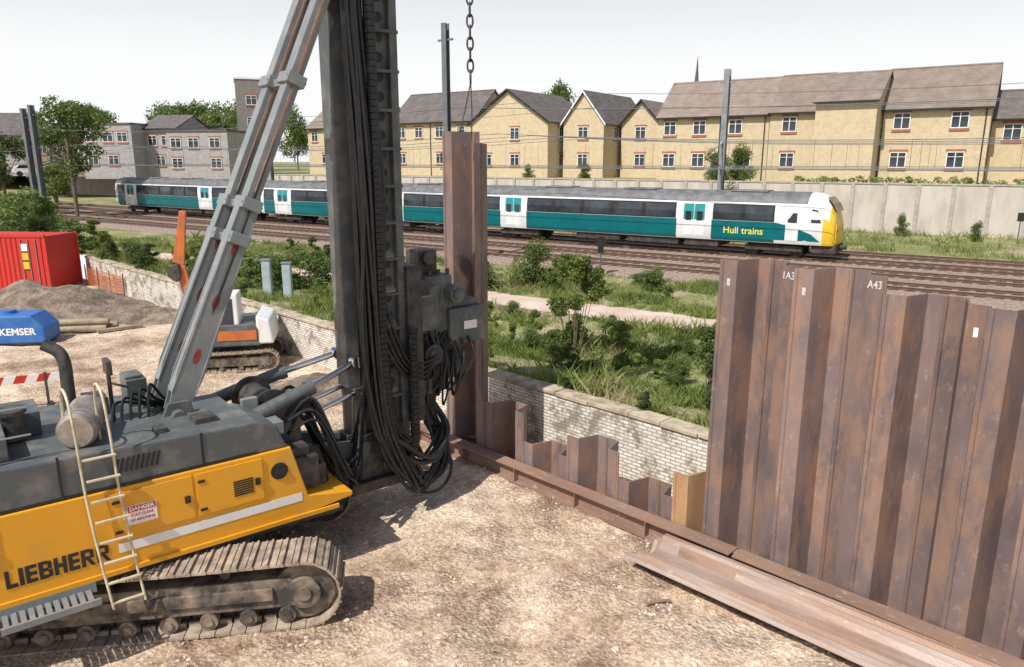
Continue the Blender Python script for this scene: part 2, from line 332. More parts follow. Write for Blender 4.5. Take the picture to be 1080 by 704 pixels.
for v in g.data.vertices: 
    f=v.co.y; v.co.y=23.9+pe(v.co.x)+(f*(2.3+pe(v.co.x+40)))
top(g,'pinkish dirt path beside the tracks','path',kind='structure')

def stones():
    phi=(1+5**.5)/2
    base=np.array([(-1,phi,0),(1,phi,0),(-1,-phi,0),(1,-phi,0),(0,-1,phi),(0,1,phi),(0,-1,-phi),(0,1,-phi),(phi,0,-1),(phi,0,1),(-phi,0,-1),(-phi,0,1)])/1.9
    fc=[(0,11,5),(0,5,1),(0,1,7),(0,7,10),(0,10,11),(1,5,9),(5,11,4),(11,10,2),(10,7,6),(7,1,8),(3,9,4),(3,4,2),(3,2,6),(3,6,8),(3,8,9),(4,9,5),(2,4,11),(6,2,10),(8,6,7),(9,8,1)]
    b=MB();n=0
    while n<12000:
        X=rng.uniform(-14,7.5);Y=rng.uniform(6.5,24)
        w=(X+Y)*.70711; c=(X-Y)*.70711
        if w>11.5 or rng.random()>(9/Y)**1.2: continue
        k=mnoise.noise(Vector((X*.8,Y*.8,7)))
        near=9.3<w<10.0
        if k<.05 and rng.random()<.7 and not near: continue
        s=rng.choice([.009,.014,.021,.032,.05],p=[.42,.33,.17,.065,.015])*rng.uniform(.8,1.3)
        vv=base*s*rng.uniform(.55,1.25,(12,3))*np.array([rng.uniform(.7,1.3),rng.uniform(.7,1.3),.6])+np.array([X,Y,s*.2+sz(c,w)])
        b.add([tuple(q) for q in vv],fc,0); n+=1
    return b.obj('loose_stones',STONE,fix=False)
top(stones(),'loose stones scattered over the site gravel','stones',kind='stuff')

# ------------------------------------------------------------ retaining brick wall
t=empty('brick_wall',wp(0,11.78),(0,0,PA)); top(t,'old whitewashed brick retaining wall with stone coping','wall')
b=MB(); b.bb(-44,2,-.17,.17,-.3,1.38); b.obj('wall_face',WBRK,t)
b=MB(); x=-44
while x<2:
    l=random.uniform(.7,1.1); b.box((x+l/2,0,1.42+random.uniform(-.012,.012)),(l-.015,.42+random.uniform(-.02,.02),.09),0,Matrix.Rotation(random.uniform(-.012,.012),3,'Y')); x+=l
b.obj('coping',COPE,t,bevel=.015)

# ------------------------------------------------------------ sheet piles
HF=.235
def pile_mesh(h,flip):
    c=[(0,-.22),(HF,-.22),(.6-HF,.22),(.6,.22)]
    if flip: c=[(x,-y) for x,y in c]
    th=.012
    up=[];lo=[]
    for i,(x,y) in enumerate(c):
        a=Vector(c[max(i-1,0)]);d=Vector(c[min(i+1,3)]); t_=(d-a).normalized(); n=Vector((-t_.y,t_.x))
        if i in(1,2):
            e=(Vector(c[i])-Vector(c[i-1])).normalized(); n0=Vector((-e.y,e.x)); k=th/max(.3,n.dot(n0))
        else: k=th
        up.append((x+n.x*k,y+n.y*k)); lo.append((x-n.x*k,y-n.y*k))
    b=MB(); b.prism(up+lo[::-1],-.6,h,axis='z')
    y0=c[0][1]
    b.prism([(-.030,y0-.028),(.020,y0-.034),(.038,y0),(.020,y0+.034),(-.030,y0+.028)],-.6,h-.006,axis='z')
    y1=c[3][1]
    b.prism([(.545,y1-.022),(.566,y1-.022),(.566,y1+.022),(.545,y1+.022)],-.6,h-.01,axis='z')
    return b
WP=10.42; CO=.15
def add_pile(c,h,flip,mat,label,grp):
    o=pile_mesh(h,flip).obj('sheet_pile',mat,None,wp(c+CO,WP),(R(random.uniform(-.25,.25)),R(random.uniform(-.2,.2)),PA)); top(o,label,'sheet pile',grp); return o
lowh=[1.40,1.40,.80,.80,1.26,1.26,.76,.76,1.26]
for i,h in enumerate(lowh):
    c=-11.2+.6*i
    o=add_pile(c,h,i%2==1,PILEO if i==8 else PILE,'short orange-rusted sheet pile driven low behind the beam' if i==8 else 'short dark sheet pile driven low behind the beam','sheet piles driven in a row')
for i in range(4):
    o=add_pile(-5.8+.6*i,4.95-.02*(i//2),i%2==1,PILE,'tall dark rusty sheet pile standing in the wall','sheet piles driven in a row')
    if i in(1,3):
        text('1A3' if i==1 else 'A43',.15,CHALK,'chalk_mark',o,(.455,-.236,4.80),(0,0,0),extr=.001,bold=.002,sx=.75)
    else:
        q=MB(); q.bb(.10,.15,-.2365,-.2335,4.55,4.66); q.obj('paper_tag',CHALK,o)
for i in range(9):
    o=add_pile(-3.4+.6*i,4.70-.02*(i//2),i%2==1,PILE,'tall dark rusty sheet pile standing in the wall','sheet piles driven in a row')
    if i in(1,3):
        q=MB(); q.bb(.45,.50,-.2365,-.2335,4.3,4.42); q.obj('paper_tag',WHT,o)
for i,(c,h) in enumerate([(-12.4,7.0),(-11.8,6.75)]):
    add_pile(c,h,i%2==1,PILE,'long dark sheet pile being driven by the rig','sheet piles driven in a row')

def ibeam(L,h,w,t_=.02):
    b=MB(); b.bb(0,L,-w/2,w/2,0,t_); b.bb(0,L,-w/2,w/2,h-t_,h); b.bb(0,L,-t_/2,t_/2,t_,h-t_)
    x=1.2
    while x<L: b.bb(x,x+.015,-w/2+.01,-t_/2,t_,h-t_); x+=1.6
    return b
o=ibeam(9.2,.34,.30,.022).obj('guide_beam',RUST,None,wp(-14.2,9.98,.02),(0,0,PA)); top(o,'long rusty steel guide beam along the piles','steel beam','steel beams on the ground')
o=ibeam(6.5,.34,.30,.022).obj('guide_beam',RUST,None,wp(-4.95,9.98,.02),(0,0,PA)); top(o,'long rusty steel guide beam along the piles','steel beam','steel beams on the ground')
for c,w,L,a in [(-14.6,9.3,3.2,-20),(-15.2,10.3,3.0,-52),(-15.8,9.9,2.2,-38)]:
    o=ibeam(L,.26,.24,.02).obj('steel_beam',RUST,None,wp(c,w,.02),(0,0,R(a))); top(o,'rusty steel beam lying on the gravel','steel beam','steel beams on the ground')
def upile(L):
    c=[(-.42,.15),(-.40,.20),(-.33,.20),(-.21,.0),(.21,.0),(.33,.20),(.40,.20),(.42,.15)]
    b=MB(); th=.010
    up=[];lo=[]
    for i,(x,y) in enumerate(c):
        a=Vector(c[max(i-1,0)]);d=Vector(c[min(i+1,len(c)-1)]); t_=(d-a).normalized(); n=Vector((-t_.y,t_.x))
        up.append((x+n.x*th,y+n.y*th)); lo.append((x-n.x*th,y-n.y*th))
    b.prism(up+lo[::-1],0,L,axis='x'); return b
for k,(w,z) in enumerate([(9.28,.03),(9.30,.085),(9.33,.14)]):
    o=upile(7).obj('lying_sheet_pile',PALE,None,wp(-6.22+.07*k,w,z),(0,0,PA+R(.5*k))); top(o,'pale steel sheet pile stacked flat on the gravel','sheet pile','sheet piles stacked on the ground')
b=MB(); b.cyl((0,0,.04),(.35,.1,.04),.02); o=b.obj('steel_bar',RUST,None,(2.0,9.65,0),(0,0,0)); top(o,'short rusty steel bar lying on gravel','steel bar')

# ------------------------------------------------------------ crawler helper
def crawler(parent,name,L,h,W,loc,rotz,shoe=.2,rollers=6):
    t=empty(name,loc,(0,0,rotz),parent)
    r=h/2; straight=L-h
    per=2*straight+2*math.pi*r; n=int(per/shoe); st=per/n
    b=MB()
    for i in range(n):
        s=i*st
        if s<straight: x=-straight/2+s; z=h; a=0; z-= .03*math.sin(math.pi*s/straight)
        elif s<straight+math.pi*r: th=(s-straight)/r; x=straight/2+r*math.sin(th); z=r+r*math.cos(th); a=th
        elif s<2*straight+math.pi*r: x=straight/2-(s-straight-math.pi*r); z=0; a=math.pi
        else: th=(s-2*straight-math.pi*r)/r; x=-straight/2-r*math.sin(th); z=r-r*math.cos(th); a=math.pi+th
        rot=Matrix.Rotation(a,3,'Y')
        c=Vector((x,0,z)); 
        b.box(c+rot@Vector((0,0,-.02)),(st*.93,W,.035),0,rot)
        b.box(c+rot@Vector((st*.3,0,.008)),(st*.16,W*.98,.035),0,rot)
        b.box(c+rot@Vector((-st*.1,0,.002)),(st*.12,W*.98,.022),0,rot)
        for yy in(-.1,.1): b.box(c+rot@Vector((0,yy*W/.7,-.07)),(st*.8,.05,.07),0,rot)
    b.obj('track_belt',TRK,t)
    b=MB(); b.prism([(-straight/2,.28*h),(straight/2,.28*h),(straight/2+.05,.5*h),(straight/2-.2,.72*h),(-straight/2+.2,.72*h),(-straight/2-.05,.5*h)],-W*.33,W*.33)
    b.bb(-straight*.4,straight*.4,-W*.40,-W*.33,.42*h,.6*h)
    b.obj('track_frame',TRKD,t,bevel=.01)
    for x,nm in((straight/2,'idler_wheel'),(-straight/2,'drive_sprocket')):
        q=MB(); q.cyl((x,-W*.3,r),(x,W*.3,r),r-.09,n=28); q.cyl((x,-W*.42,r),(x,W*.42,r),r*.45,n=20); q.cyl((x,-W*.46,r),(x,W*.46,r),r*.2,n=14); q.obj(nm,TRKD,t,smooth=True)
    for i in range(rollers):
        x=-straight/2+.25+(straight-.5)*i/(rollers-1)
        q=MB(); q.cyl((x,-W*.36,.15*h+.02),(x,W*.36,.15*h+.02),.12*h,n=14); q.cyl((x,-W*.4,.15*h+.02),(x,W*.4,.15*h+.02),.06*h,n=10); q.obj('track_roller',TRKD,t,smooth=True)
    for i in range(2):
        x=-straight/4+straight/2*i
        q=MB(); q.cyl((x,-W*.3,h-.17),(x,W*.3,h-.17),.07,n=12); q.obj('carrier_roller',TRKD,t,smooth=True)
    return t

# ------------------------------------------------------------ piling rig
rig=empty('piling_rig',(-5.38,10.66,0)); top(rig,'large yellow and grey crawler piling rig beside the sheet piles','piling rig')
TA=R(9.5)
tx,ty=math.cos(TA),math.sin(TA)
crawler(rig,'crawler_track',5.2,1.02,.72,(ty*1.55+.1,-tx*1.55,.0),TA,rollers=8)
crawler(rig,'crawler_track',5.2,1.02,.72,(-ty*1.55+.1,tx*1.55,.0),TA,rollers=8)
b=MB(); b.bb(-1.2,1.2,-1.25,1.25,.4,.85); b.cyl((0,0,.85),(0,0,1.12),.95,n=32); b.obj('undercarriage',TRKD,rig,rot=(0,0,TA),bevel=.03)
SA=R(38.1)
S=empty('superstructure',(0,0,0),(0,0,SA),rig)
Y0=-1.6
b=MB(); b.prism([(-4.2,1.08),(1.35,1.10),(2.35,1.20),(2.35,1.28),(1.62,1.42),(1.40,2.26),(-4.2,2.26)],Y0,Y0+1.0)
b.prism([(-4.2,1.08),(1.35,1.10),(1.6,1.42),(1.30,2.2),(-4.2,2.2)],.6,1.6)
b.obj('body_shell',YEL,S,bevel=.02)
b=MB(); b.bb(-4.1,1.5,Y0+1.0,.6,1.05,2.0); b.bb(1.3,2.3,-.6,1.5,1.12,1.2); b.bb(-4.0,2.2,Y0+.05,1.5,.98,1.07); b.obj('main_frame',DGRY,S,bevel=.01)
for x0,x1 in((-3.9,-2.3),(-1.05,-.02),(.02,.95)):
    q=MB(); q.bb(x0,x1,Y0-.022,Y0-.002,1.58,2.2); d=q.obj('side_door',YEL,S,bevel=.006)
    q=MB(); q.bb(x1-.12,x1-.05,Y0-.045,Y0-.02,1.82,1.92); q.obj('handle',BLK,d)
    for z in(1.66,2.08):
        q=MB(); q.bb(x0+.03,x0+.12,Y0-.032,Y0-.02,z-.02,z+.02); q.obj('hinge',BLK,d)
q=MB(); q.bb(-1.0,1.52,Y0-.006,Y0-.001,1.36,1.49); q.obj('white_stripe',WHT,S)
q=MB(); q.bb(-4.1,2.1,Y0-.035,Y0-.002,1.08,1.15); q.obj('lower_trim',YEL,S,bevel=.005)
q=MB()
for k in range(7): q.bb(.52,.80,Y0-.03,Y0-.024,1.72+.035*k,1.742+.035*k)
q.obj('side_vent',BLK,S)
q=MB(); q.cyl((1.2,Y0-.01,1.93),(1.2,Y0+.0,1.93),.13,n=20); q.box((1.2,Y0-.02,1.93),(.16,.03,.09)); q.obj('round_hatch',BLK,S)
def block_word(word,x0,z0,sx,sz_,y,mat,name,parent):
    q=MB(); x=0
    def bx(a,b_,c,d): q.bb(x0+(x+a)*sx,x0+(x+b_)*sx,y-.004,y,z0+c*sz_,z0+d*sz_)
    for ch in word:
        if ch=='L': bx(0,.26,0,1); bx(.26,.68,0,.22); w=.68
        if ch=='I': bx(0,.28,0,1); w=.28
        if ch=='E': bx(0,.26,0,1); [bx(.26,.68,a,a+.2) for a in(0,.4,.8)]; w=.68
        if ch=='H': bx(0,.26,0,1); bx(.26,.52,.4,.62); bx(.52,.78,0,1); w=.78
        if ch=='B':
            bx(0,.26,0,1); [bx(.26,.56,a,a+.19) for a in(0,.405,.81)]; bx(.56,.80,.05,.47); bx(.54,.78,.53,.95); w=.80
        if ch=='R':
            bx(0,.26,0,1); [bx(.26,.56,a,a+.19) for a in(.38,.81)]; bx(.56,.80,.44,.94)
            q.prism([(x0+(x+a)*sx,z0+b_*sz_) for a,b_ in((.34,.375),(.60,.375),(.86,0),(.58,0))],y-.004,y); w=.86
        x+=w+.11
    return q.obj(name,mat,parent)
block_word('LIEBHERR',-2.25,1.31,.178,.235,Y0-.004,BLK,'maker_lettering',S)
q=MB(); q.bb(-.86,-.50,Y0-.03,Y0-.024,1.72,1.99); q.bb(-.85,-.51,Y0-.034,Y0-.030,1.90,1.98,1); sg=q.obj('warning_sign',[WHT,RED],S)
text('DANGER',.075,WHT,'sign_lettering',sg,(-.68,Y0-.036,1.94),bold=.002,extr=.001)
text('STAY CLEAR',.05,RED,'sign_lettering',sg,(-.68,Y0-.032,1.85),bold=.001,extr=.001)
text('OF MACHINE',.05,RED,'sign_lettering',sg,(-.68,Y0-.032,1.78),bold=.001,extr=.001)
b=MB(); b.prism([(-4.1,2.262),(1.36,2.262),(1.22,2.62),(.95,2.74),(-4.1,2.88)],Y0+.03,Y0+1.15)
b.prism([(-4.1,2.0),(.2,2.0),(.1,2.6),(-4.1,2.75)],Y0+1.15,1.5)
b.obj('engine_hood',GRY,S,bevel=.025)
q=MB()
for k in range(9): q.box((-.9+.062*k,Y0+.026,2.55),(.035,.012,.2),0,Matrix.Rotation(R(15),3,'Y'))
q.obj('hood_vent',BLK,S)
q=MB(); q.bb(-4.1,.9,Y0+.02,Y0+.04,2.28,2.31); q.bb(-1.55,-1.52,Y0+.018,Y0+.03,2.28,2.84); q.bb(.15,.18,Y0+.018,Y0+.03,2.28,2.76); q.obj('hood_seam',BLK,S)
def part(fn,name,mat,bev=.012,sm=False,par=None):
    q=MB(); fn(q); return q.obj(name,mat,par or S,bevel=bev,smooth=sm)
part(lambda q:(q.bb(-2.9,-2.0,-1.3,-.5,2.82,3.12),q.bb(-2.75,-2.2,-1.2,-.6,3.12,3.2)),'hood_box',GRY)
part(lambda q:(q.bb(-2.2,-1.55,-.3,.4,2.7,3.1),),'air_filter_housing',GRY)
part(lambda q:(q.bb(-3.4,-2.4,.0,.9,2.7,3.25),),'air_filter_housing',DGRY)
part(lambda q:(q.cyl((-1.9,-.5,2.85),(-1.9,-.5,3.2),.16,n=20),q.cyl((-1.9,-.5,3.2),(-1.9,-.5,3.25),.2,n=20)),'air_intake',DGRY,0,True)
part(lambda q:(q.cyl((-1.25,-1.25,3.02),(-1.0,-.45,3.02),.24,n=24),q.cyl((-1.27,-1.31,3.02),(-1.25,-1.25,3.02),.2,.24,n=24),q.cyl((-1.17,-1.0,3.02),(-1.16,-.96,3.02),.25,n=24)),'silencer',SILM,0,True)
part(lambda q:q.tube([(-1.15,0,2.7),(-1.15,0,3.3),(-1.15,0,3.62),(-1.2,.04,3.8),(-1.36,.12,3.92)],.085,n=14),'exhaust_pipe',DGRY,0,True)
part(lambda q:(q.bb(-.3,.0,.7,1.2,2.5,3.05),q.bb(-.3,-.05,.75,1.15,3.05,3.1)),'valve_box',GRY)
part(lambda q:(q.bb(-.9,-.6,.5,1.0,2.6,2.9),),'battery_box',DGRY)
part(lambda q:(q.cyl((-.6,.2,2.6),(-.6,.2,3.35),.03,n=8),q.box((-.6,.2,3.45),(.08,.3,.22)),q.cyl((-.6,.2,3.2),(-.35,.1,3.1),.02,n=6)),'work_lamp',DGRY)
for k in range(5):
    part(lambda q:q.tube([(-.7+.12*k,-.3,2.72),(-.6+.12*k,-.1,2.95+.05*k),(-.3+.1*k,.1,2.85),(0+.08*k,.2,2.7)],.022,n=7),'hydraulic_hose',RUB,0,True)
part(lambda q:(q.bb(-.35,-.2,-1.3,-1.1,2.75,2.85),q.bb(.2,.5,-1.2,-.9,2.74,2.84)),'hood_latch',DGRY)
for px in(-2.2,-3.2):
    part(lambda q:(q.cyl((px,-1.42,2.8),(px,-1.42,3.5),.018,n=8),),'rail_post',GRYL,0)
part(lambda q:(q.cyl((-3.4,-1.42,3.5),(-1.75,-1.42,3.5),.018,n=8),q.cyl((-3.4,-1.42,3.15),(-1.75,-1.42,3.15),.014,n=8)),'hand_rail',GRYL,0)
part(lambda q:(q.bb(.9,2.0,-.5,.5,1.9,2.35),q.bb(.3,1.0,-.62,.62,2.3,2.62)),'front_frame',GRY)
part(lambda q:(q.cyl((1.55,-.45,2.5),(1.55,.45,2.5),.24,n=24),q.cyl((1.55,-.5,2.5),(1.55,-.45,2.5),.34,n=24),q.cyl((1.55,.45,2.5),(1.55,.5,2.5),.34,n=24)),'winch',DGRY,0,True)
part(lambda q:(q.bb(1.45,1.9,-1.4,-.7,1.45,1.95),q.bb(1.75,2.1,-1.2,-.8,1.3,1.7),q.bb(1.5,1.8,-1.3,-1.0,1.95,2.1)),'valve_block',DGRY)
part(lambda q:(q.bb(.95,1.5,-1.1,-.65,2.3,2.5),q.bb(1.05,1.3,-.6,-.5,2.5,2.8)),'bracket_plate',GRYL)
for s in(-1,1):
    part(lambda q:(q.prism([(-.35,2.2),(.55,2.2),(.3,2.95),(.0,2.95)],s*.55-.04,s*.55+.04),q.cyl((.12,s*.7,2.75),(.12,s*.35,2.75),.1,n=14)),'arm_pivot',GRY)
A0=Vector((.12,0,2.75)); A1=Vector((3.05,0,9.35)); ad=(A1-A0).normalized()
def ap(t,y): p=A0+ad*t; return (p.x,y,p.z)
pn=Vector((-ad.z,0,ad.x))
TL=(A1-A0).length
for y,nm in((-.40,'boom_arm'),(.40,'boom_arm')):
    q=MB()
    for yy in(y-.1,y+.1):
        hi=3.35
        p=[A0+pn*.14,A0+ad*.6+pn*.2,A0+ad*hi+pn*.15,A0+ad*hi-pn*.15,A0+ad*.6-pn*.2,A0-pn*.14]
        q.prism([(v.x,v.z) for v in p],yy-.012,yy+.012)
    for sgn in(1,-1):
        a=A0+ad*.3+pn*.17*sgn; c=A0+ad*3.35+pn*.14*sgn
        q.beam((a.x,y,a.z),(c.x,y,c.z),.24,.02,0,up=(1,0,0))
    q.beam(ap(3.3,y),ap(TL,y),.20,.26,0,up=(0,1,0))
    for tt in(.9,1.75,2.6):
        c=Vector(ap(tt,y-.114)); 
        n=16; vs=[]
        for i in range(n):
            a=2*math.pi*i/n; v=c+ad*(.12*math.cos(a))+pn*(.05*math.sin(a)); vs.append(v)
        q.add(vs,[tuple(range(n))],1)
    arm=q.obj(nm,[GRYL,PRIM],S,bevel=.008)
    q=MB(); q.beam(ap(3.5,y-.115),ap(TL-.2,y-.115),.03,.13,0,up=(0,1,0)); q.obj('slide_rail',RUST,arm)
    q=MB(); q.tube([ap(.4,y+.05),ap(2.0,y-.14),ap(3.2,y-.17),ap(5,y-.16),ap(TL,y-.16)],.018,n=6); q.obj('hydraulic_hose',RUB,arm)
for tt in(2.75,3.3,5.3,6.9):
    q=MB()
    for y in(-.40,.40):
        q.beam(ap(tt-.09,y),ap(tt+.09,y),.30,.42,0,up=(0,1,0))
        for dd in(-.14,.14): c=Vector(ap(tt,y-.16))+pn*dd; q.cyl(c,c+Vector((0,-.03,0)),.03,n=8)
    q.beam(ap(tt,-.25),ap(tt,.25),.12,.12)
    q.obj('arm_clamp',GRYL,S,bevel=.02)
part(lambda q:(q.bb(3.0,3.27,-.2,.2,2.5,16)),'mast_rear_column',GRY,.02)
def leader(q):
    q.bb(3.62,4.05,-.26,.26,.75,16)
    for yy in(-.34,.34): q.bb(3.98,4.12,yy-.05,yy+.05,.75,16)
    q.bb(3.3,3.62,-.1,.1,.9,16)
    z=1.0
    while z<15.5:
        q.bb(3.60,4.14,-.40,-.262,z,z+.05); z+=.62
    z=1.25
    while z<15.4:
        q.cyl((3.83,-.263,z),(3.83,-.268,z),.085,n=16,mi=1); z+=.31
q=MB(); leader(q); lead=q.obj('leader_mast',[GRY,BLK],S,bevel=.01)
part(lambda q:(q.bb(2.9,4.2,-.42,.42,.55,.75),q.bb(3.0,3.6,-.3,.3,.75,1.6),q.bb(3.1,3.3,-.28,.28,1.6,2.5)),'mast_foot',DGRY,.02)
for s in(-1,1):
    part(lambda q:(q.beam((1.6,s*.42,1.7),(3.3,s*.3,1.35),.16,.28)),'lower_link',GRY,.015)
    cyl_=part(lambda q:(q.cyl((.5,s*.75,2.35),(2.15,s*.6,2.78),.115,n=18),q.cyl((.42,s*.75,2.33),(.55,s*.75,2.36),.14,n=18),q.cyl((2.1,s*.6,2.77),(2.2,s*.59,2.8),.135,n=18)),'hydraulic_cylinder',GRY,0,True)
    q=MB(); q.cyl((2.15,s*.6,2.78),(3.1,s*.38,3.02),.055,n=14); q.cyl((3.1,s*.38-.08,3.02),(3.1,s*.38+.08,3.02),.1,n=14); q.obj('piston_rod',CHR,cyl_,smooth=True)
    cyl_=part(lambda q:(q.cyl((1.0,s*.35,1.95),(2.2,s*.3,2.2),.09,n=16)),'hydraulic_cylinder',GRYL,0,True)
    q=MB(); q.cyl((2.2,s*.3,2.2),(3.1,s*.25,2.42),.045,n=12); q.obj('piston_rod',CHR,cyl_,smooth=True)
HM=empty('vibrating_hammer',(0,0,0),(0,0,0),S)
HX,HY=5.05,.45
part(lambda q:(q.bb(4.1,4.4,-.5,.55,1.7,4.6),q.bb(4.4,4.7,-.3,.4,2.1,2.4),q.bb(4.4,4.7,-.3,.4,4.0,4.3)),'hammer_carriage',DGRY,.02,par=HM)
part(lambda q:(q.bb(HX-.65,HX+.30,HY-.50,HY+.5,3.1,4.3),q.bb(HX-.72,HX-.1,HY-.66,HY-.50,3.3,4.15)),'hammer_housing',GRY,.04,par=HM)
part(lambda q:(q.bb(HX+.15,HX+1.0,HY-.62,HY+.1,2.95,3.65),q.bb(HX+.25,HX+.9,HY-.5,HY+.05,3.65,3.78)),'hammer_gearbox',GRY,.03,par=HM)
part(lambda q:(q.cyl((HX+.25,HY-.75,3.95),(HX+.25,HY-.42,3.95),.17,n=20),q.cyl((HX+.25,HY-.80,3.95),(HX+.25,HY-.75,3.95),.10,n=16)),'hydraulic_motor',GRY,0,True,par=HM)
part(lambda q:(q.cyl((HX-.3,HY-.75,2.85),(HX-.3,HY-.3,2.85),.2,n=20),q.cyl((HX-.3,HY-.8,2.85),(HX-.3,HY-.75,2.85),.12,n=16)),'hydraulic_motor',DGRY,0,True,par=HM)
part(lambda q:(q.bb(HX-.5,HX+.4,HY-.4,HY+.4,2.6,3.1),q.bb(HX-.35,HX+.3,HY-.3,HY+.3,1.95,2.6),q.bb(HX+.3,HX+.85,HY-.1,HY+.4,2.1,2.6)),'hammer_clamp',DGRY,.03,par=HM)
part(lambda q:(q.bb(HX-.62,HX-.3,HY-.68,HY-.665,3.95,4.1),),'hammer_plate',GRYL,.005,par=HM)
q=MB(); q.box((HX+.62,HY-.625,3.3),(.30,.008,.16)); q.obj('hammer_label',WHT,HM)
for k in range(5):
    part(lambda q:q.cyl((HX-.55+.2*k,HY-.40,4.3),(HX-.55+.2*k,HY-.40,4.4),.04,n=8),'bolt',DGRY,0,par=HM)
part(lambda q:(q.bb(HX-.25,HX+.15,HY-.2,HY+.3,4.3,4.75),q.cyl((HX-.05,HY-.3,4.6),(HX-.05,HY+.4,4.6),.14,n=16)),'hammer_yoke',DGRY,.02,par=HM)
def hose(pts,r=.04,mat=RUB): q=MB(); q.tube(pts,r); q.obj('hydraulic_hose',mat,S,smooth=True,fix=False)
random.seed(3)
for k in range(16):
    ox=random.uniform(-.14,.36); oy=-.38-random.uniform(0,.26); j=lambda a:random.uniform(-a,a); low=.25+random.uniform(0,.9); fx=4.3+j(.25)
    hose([(3.2+ox,oy,16),(3.25+ox+j(.03),oy,12),(3.2+ox+j(.06),oy,9),(3.3+ox+j(.08),oy-.05,6),(3.3+ox+j(.08),oy-.05,3.5),(3.4+ox,oy-.1,1.9),(3.75+ox,oy-.2,low+.35),(fx,oy-.15,low),(fx+.5,oy+.1,low+.35),(4.7+j(.15),HY-.55,1.7+j(.2)),(HX-.3+j(.3),HY-.6,2.5+j(.2)),(HX-.1+j(.4),HY-.5,3.2)],random.choice([.034,.04,.05]))
for k in range(4):
    ox=-.1+.09*k; hose([(3.3+ox,-.45,16),(3.33+ox,-.5,9),(3.28+ox,-.5,6),(3.42+ox,-.55,4.2),(3.8+ox,-.6,3.0),(4.3,-.5,2.5+.1*k),(4.8,-.3,2.9),(HX-.4,HY-.55,3.5)],.034)
for k in range(8):
    j=lambda a:random.uniform(-a,a)
    hose([(HX-.5+.15*k,HY-.62,3.2+j(.2)),(HX-.5+.15*k+j(.1),HY-.8+j(.1),2.7+j(.2)),(HX-.6+.12*k,HY-.75,2.1+j(.3)),(HX-.4+.1*k,HY-.55,2.4),(HX-.3+.1*k,HY-.42,2.8)],random.choice([.02,.028]))
for k in range(14):
    y0=random.uniform(-.9,.2); hose([(1.7,y0,2.3+random.uniform(-.2,.3)),(2.1,y0-.15,2.2+random.uniform(0,.5)),(2.5,y0-.3,1.3+random.uniform(-.4,.3)),(2.85,y0*.5-.4,1.2+random.uniform(-.3,.2)),(3.15,-.42,2.0+random.uniform(-.2,.3)),(3.25+random.uniform(0,.2),-.45,3.3)],random.choice([.022,.028,.034]))
for k in range(6):
    hose([(1.7,-1.0+.12*k,1.7),(1.9,-1.2+.1*k,1.9),(2.15,-1.1+.1*k,1.4),(2.0,-1.0+.1*k,1.1),(1.7,-.9,1.3)],.022)
q=MB(); z=10.5
while z>1.6:
    q.box((3.48,-.66,z),(.13,.16,.088)); z-=.10
for k in range(22):
    t_=k/21*math.pi; q.box((3.78-.3*math.cos(t_),-.66,1.55-.45*math.sin(t_)),(.11,.16,.08),0,Matrix.Rotation(t_,3,'Y'))
z=1.6
while z<3.6: q.box((4.08,-.66,z),(.11,.16,.085)); z+=.1
q.obj('energy_chain',RUB,S)
def ladder(q):
    for x in(-1.30,-.92): q.tube([(x+.12,Y0-.24,.72),(x+.05,Y0-.13,1.5),(x,Y0-.07,2.3),(x-.02,Y0-.04,3.1),(x-.04,Y0+.06,3.55),(x-.06,Y0+.35,3.6),(x-.06,Y0+.5,3.3),(x-.06,Y0+.5,2.8)],.017)
    for k in range(8):
        z=.8+.28*k; f=(z-.72)/2.3; q.box((-.99+(-.12)*f,Y0-.23+.17*f,z),(.38,.045,.02))
part(ladder,'access_ladder',CREAM,0)
part(lambda q:([q.bb(-2.35+.09*i,-2.29+.09*i,Y0-.38,Y0-.03,.97,1.0) for i in range(11)],q.bb(-2.38,-1.32,Y0-.40,Y0-.36,.94,1.02),q.bb(-2.38,-1.32,Y0-.04,Y0-.0,.94,1.08)),'step_platform',GRYL,0)

q=MB(); 
P=wp(-11.75+CO,10.42); zc=8.05;k=0
while zc<15:
    pts=[]
    for i in range(13):
        a=2*math.pi*i/12; dx=.06*math.cos(a); dz=.13*math.sin(a); pts.append((dx if k%2 else 0,0 if k%2 else dx,zc+dz))
    q.tube(pts,.022,n=6,sub=1); zc+=.21;k+=1
q.tube([(0,0,7.95),(.02,0,7.4),(.0,0,6.8)],.014,n=6,sub=2); q.tube([(0,0,7.95),(-.12,0,7.4),(-.25,0,6.95)],.014,n=6,sub=2)
o=q.obj('lifting_chain',DGRY,None,(P.x,P.y,0),smooth=True,fix=False); top(o,'dark steel lifting chain holding the long sheet pile','chain')

# ------------------------------------------------------------ railway tracks
r0,r1=-150,40
tracks=[36.9,40.8,44.8,48.5]
q=MB(); x=r0
while x<r1: q.bb(x,x+.25,-1.25,1.25,0,.05); x+=.65
slm=q
for i,bc in enumerate(tracks):
    t=empty('railway_track',rp(0,bc,GZ+.10),(0,0,RA)); top(t,'rusty steel rails on sleepers and ballast','railway track','parallel railway tracks')
    if i==0: sl=slm.obj('sleepers',SLP,t); sl['kind']='stuff'; slme=sl
    else: sl=slme.copy(); COL.objects.link(sl); sl.parent=t
    for s in(-.7175,.7175):
        q=MB(); q.bb(r0,r1,s-.06,s+.06,.05,.065); q.bb(r0,r1,s-.012,s+.012,.065,.16); q.bb(r0,r1,s-.034,s+.034,.16,.185); q.bb(r0,r1,s-.026,s+.026,.1855,.19,1); q.obj('rail',[RAILM,RAILT],t)

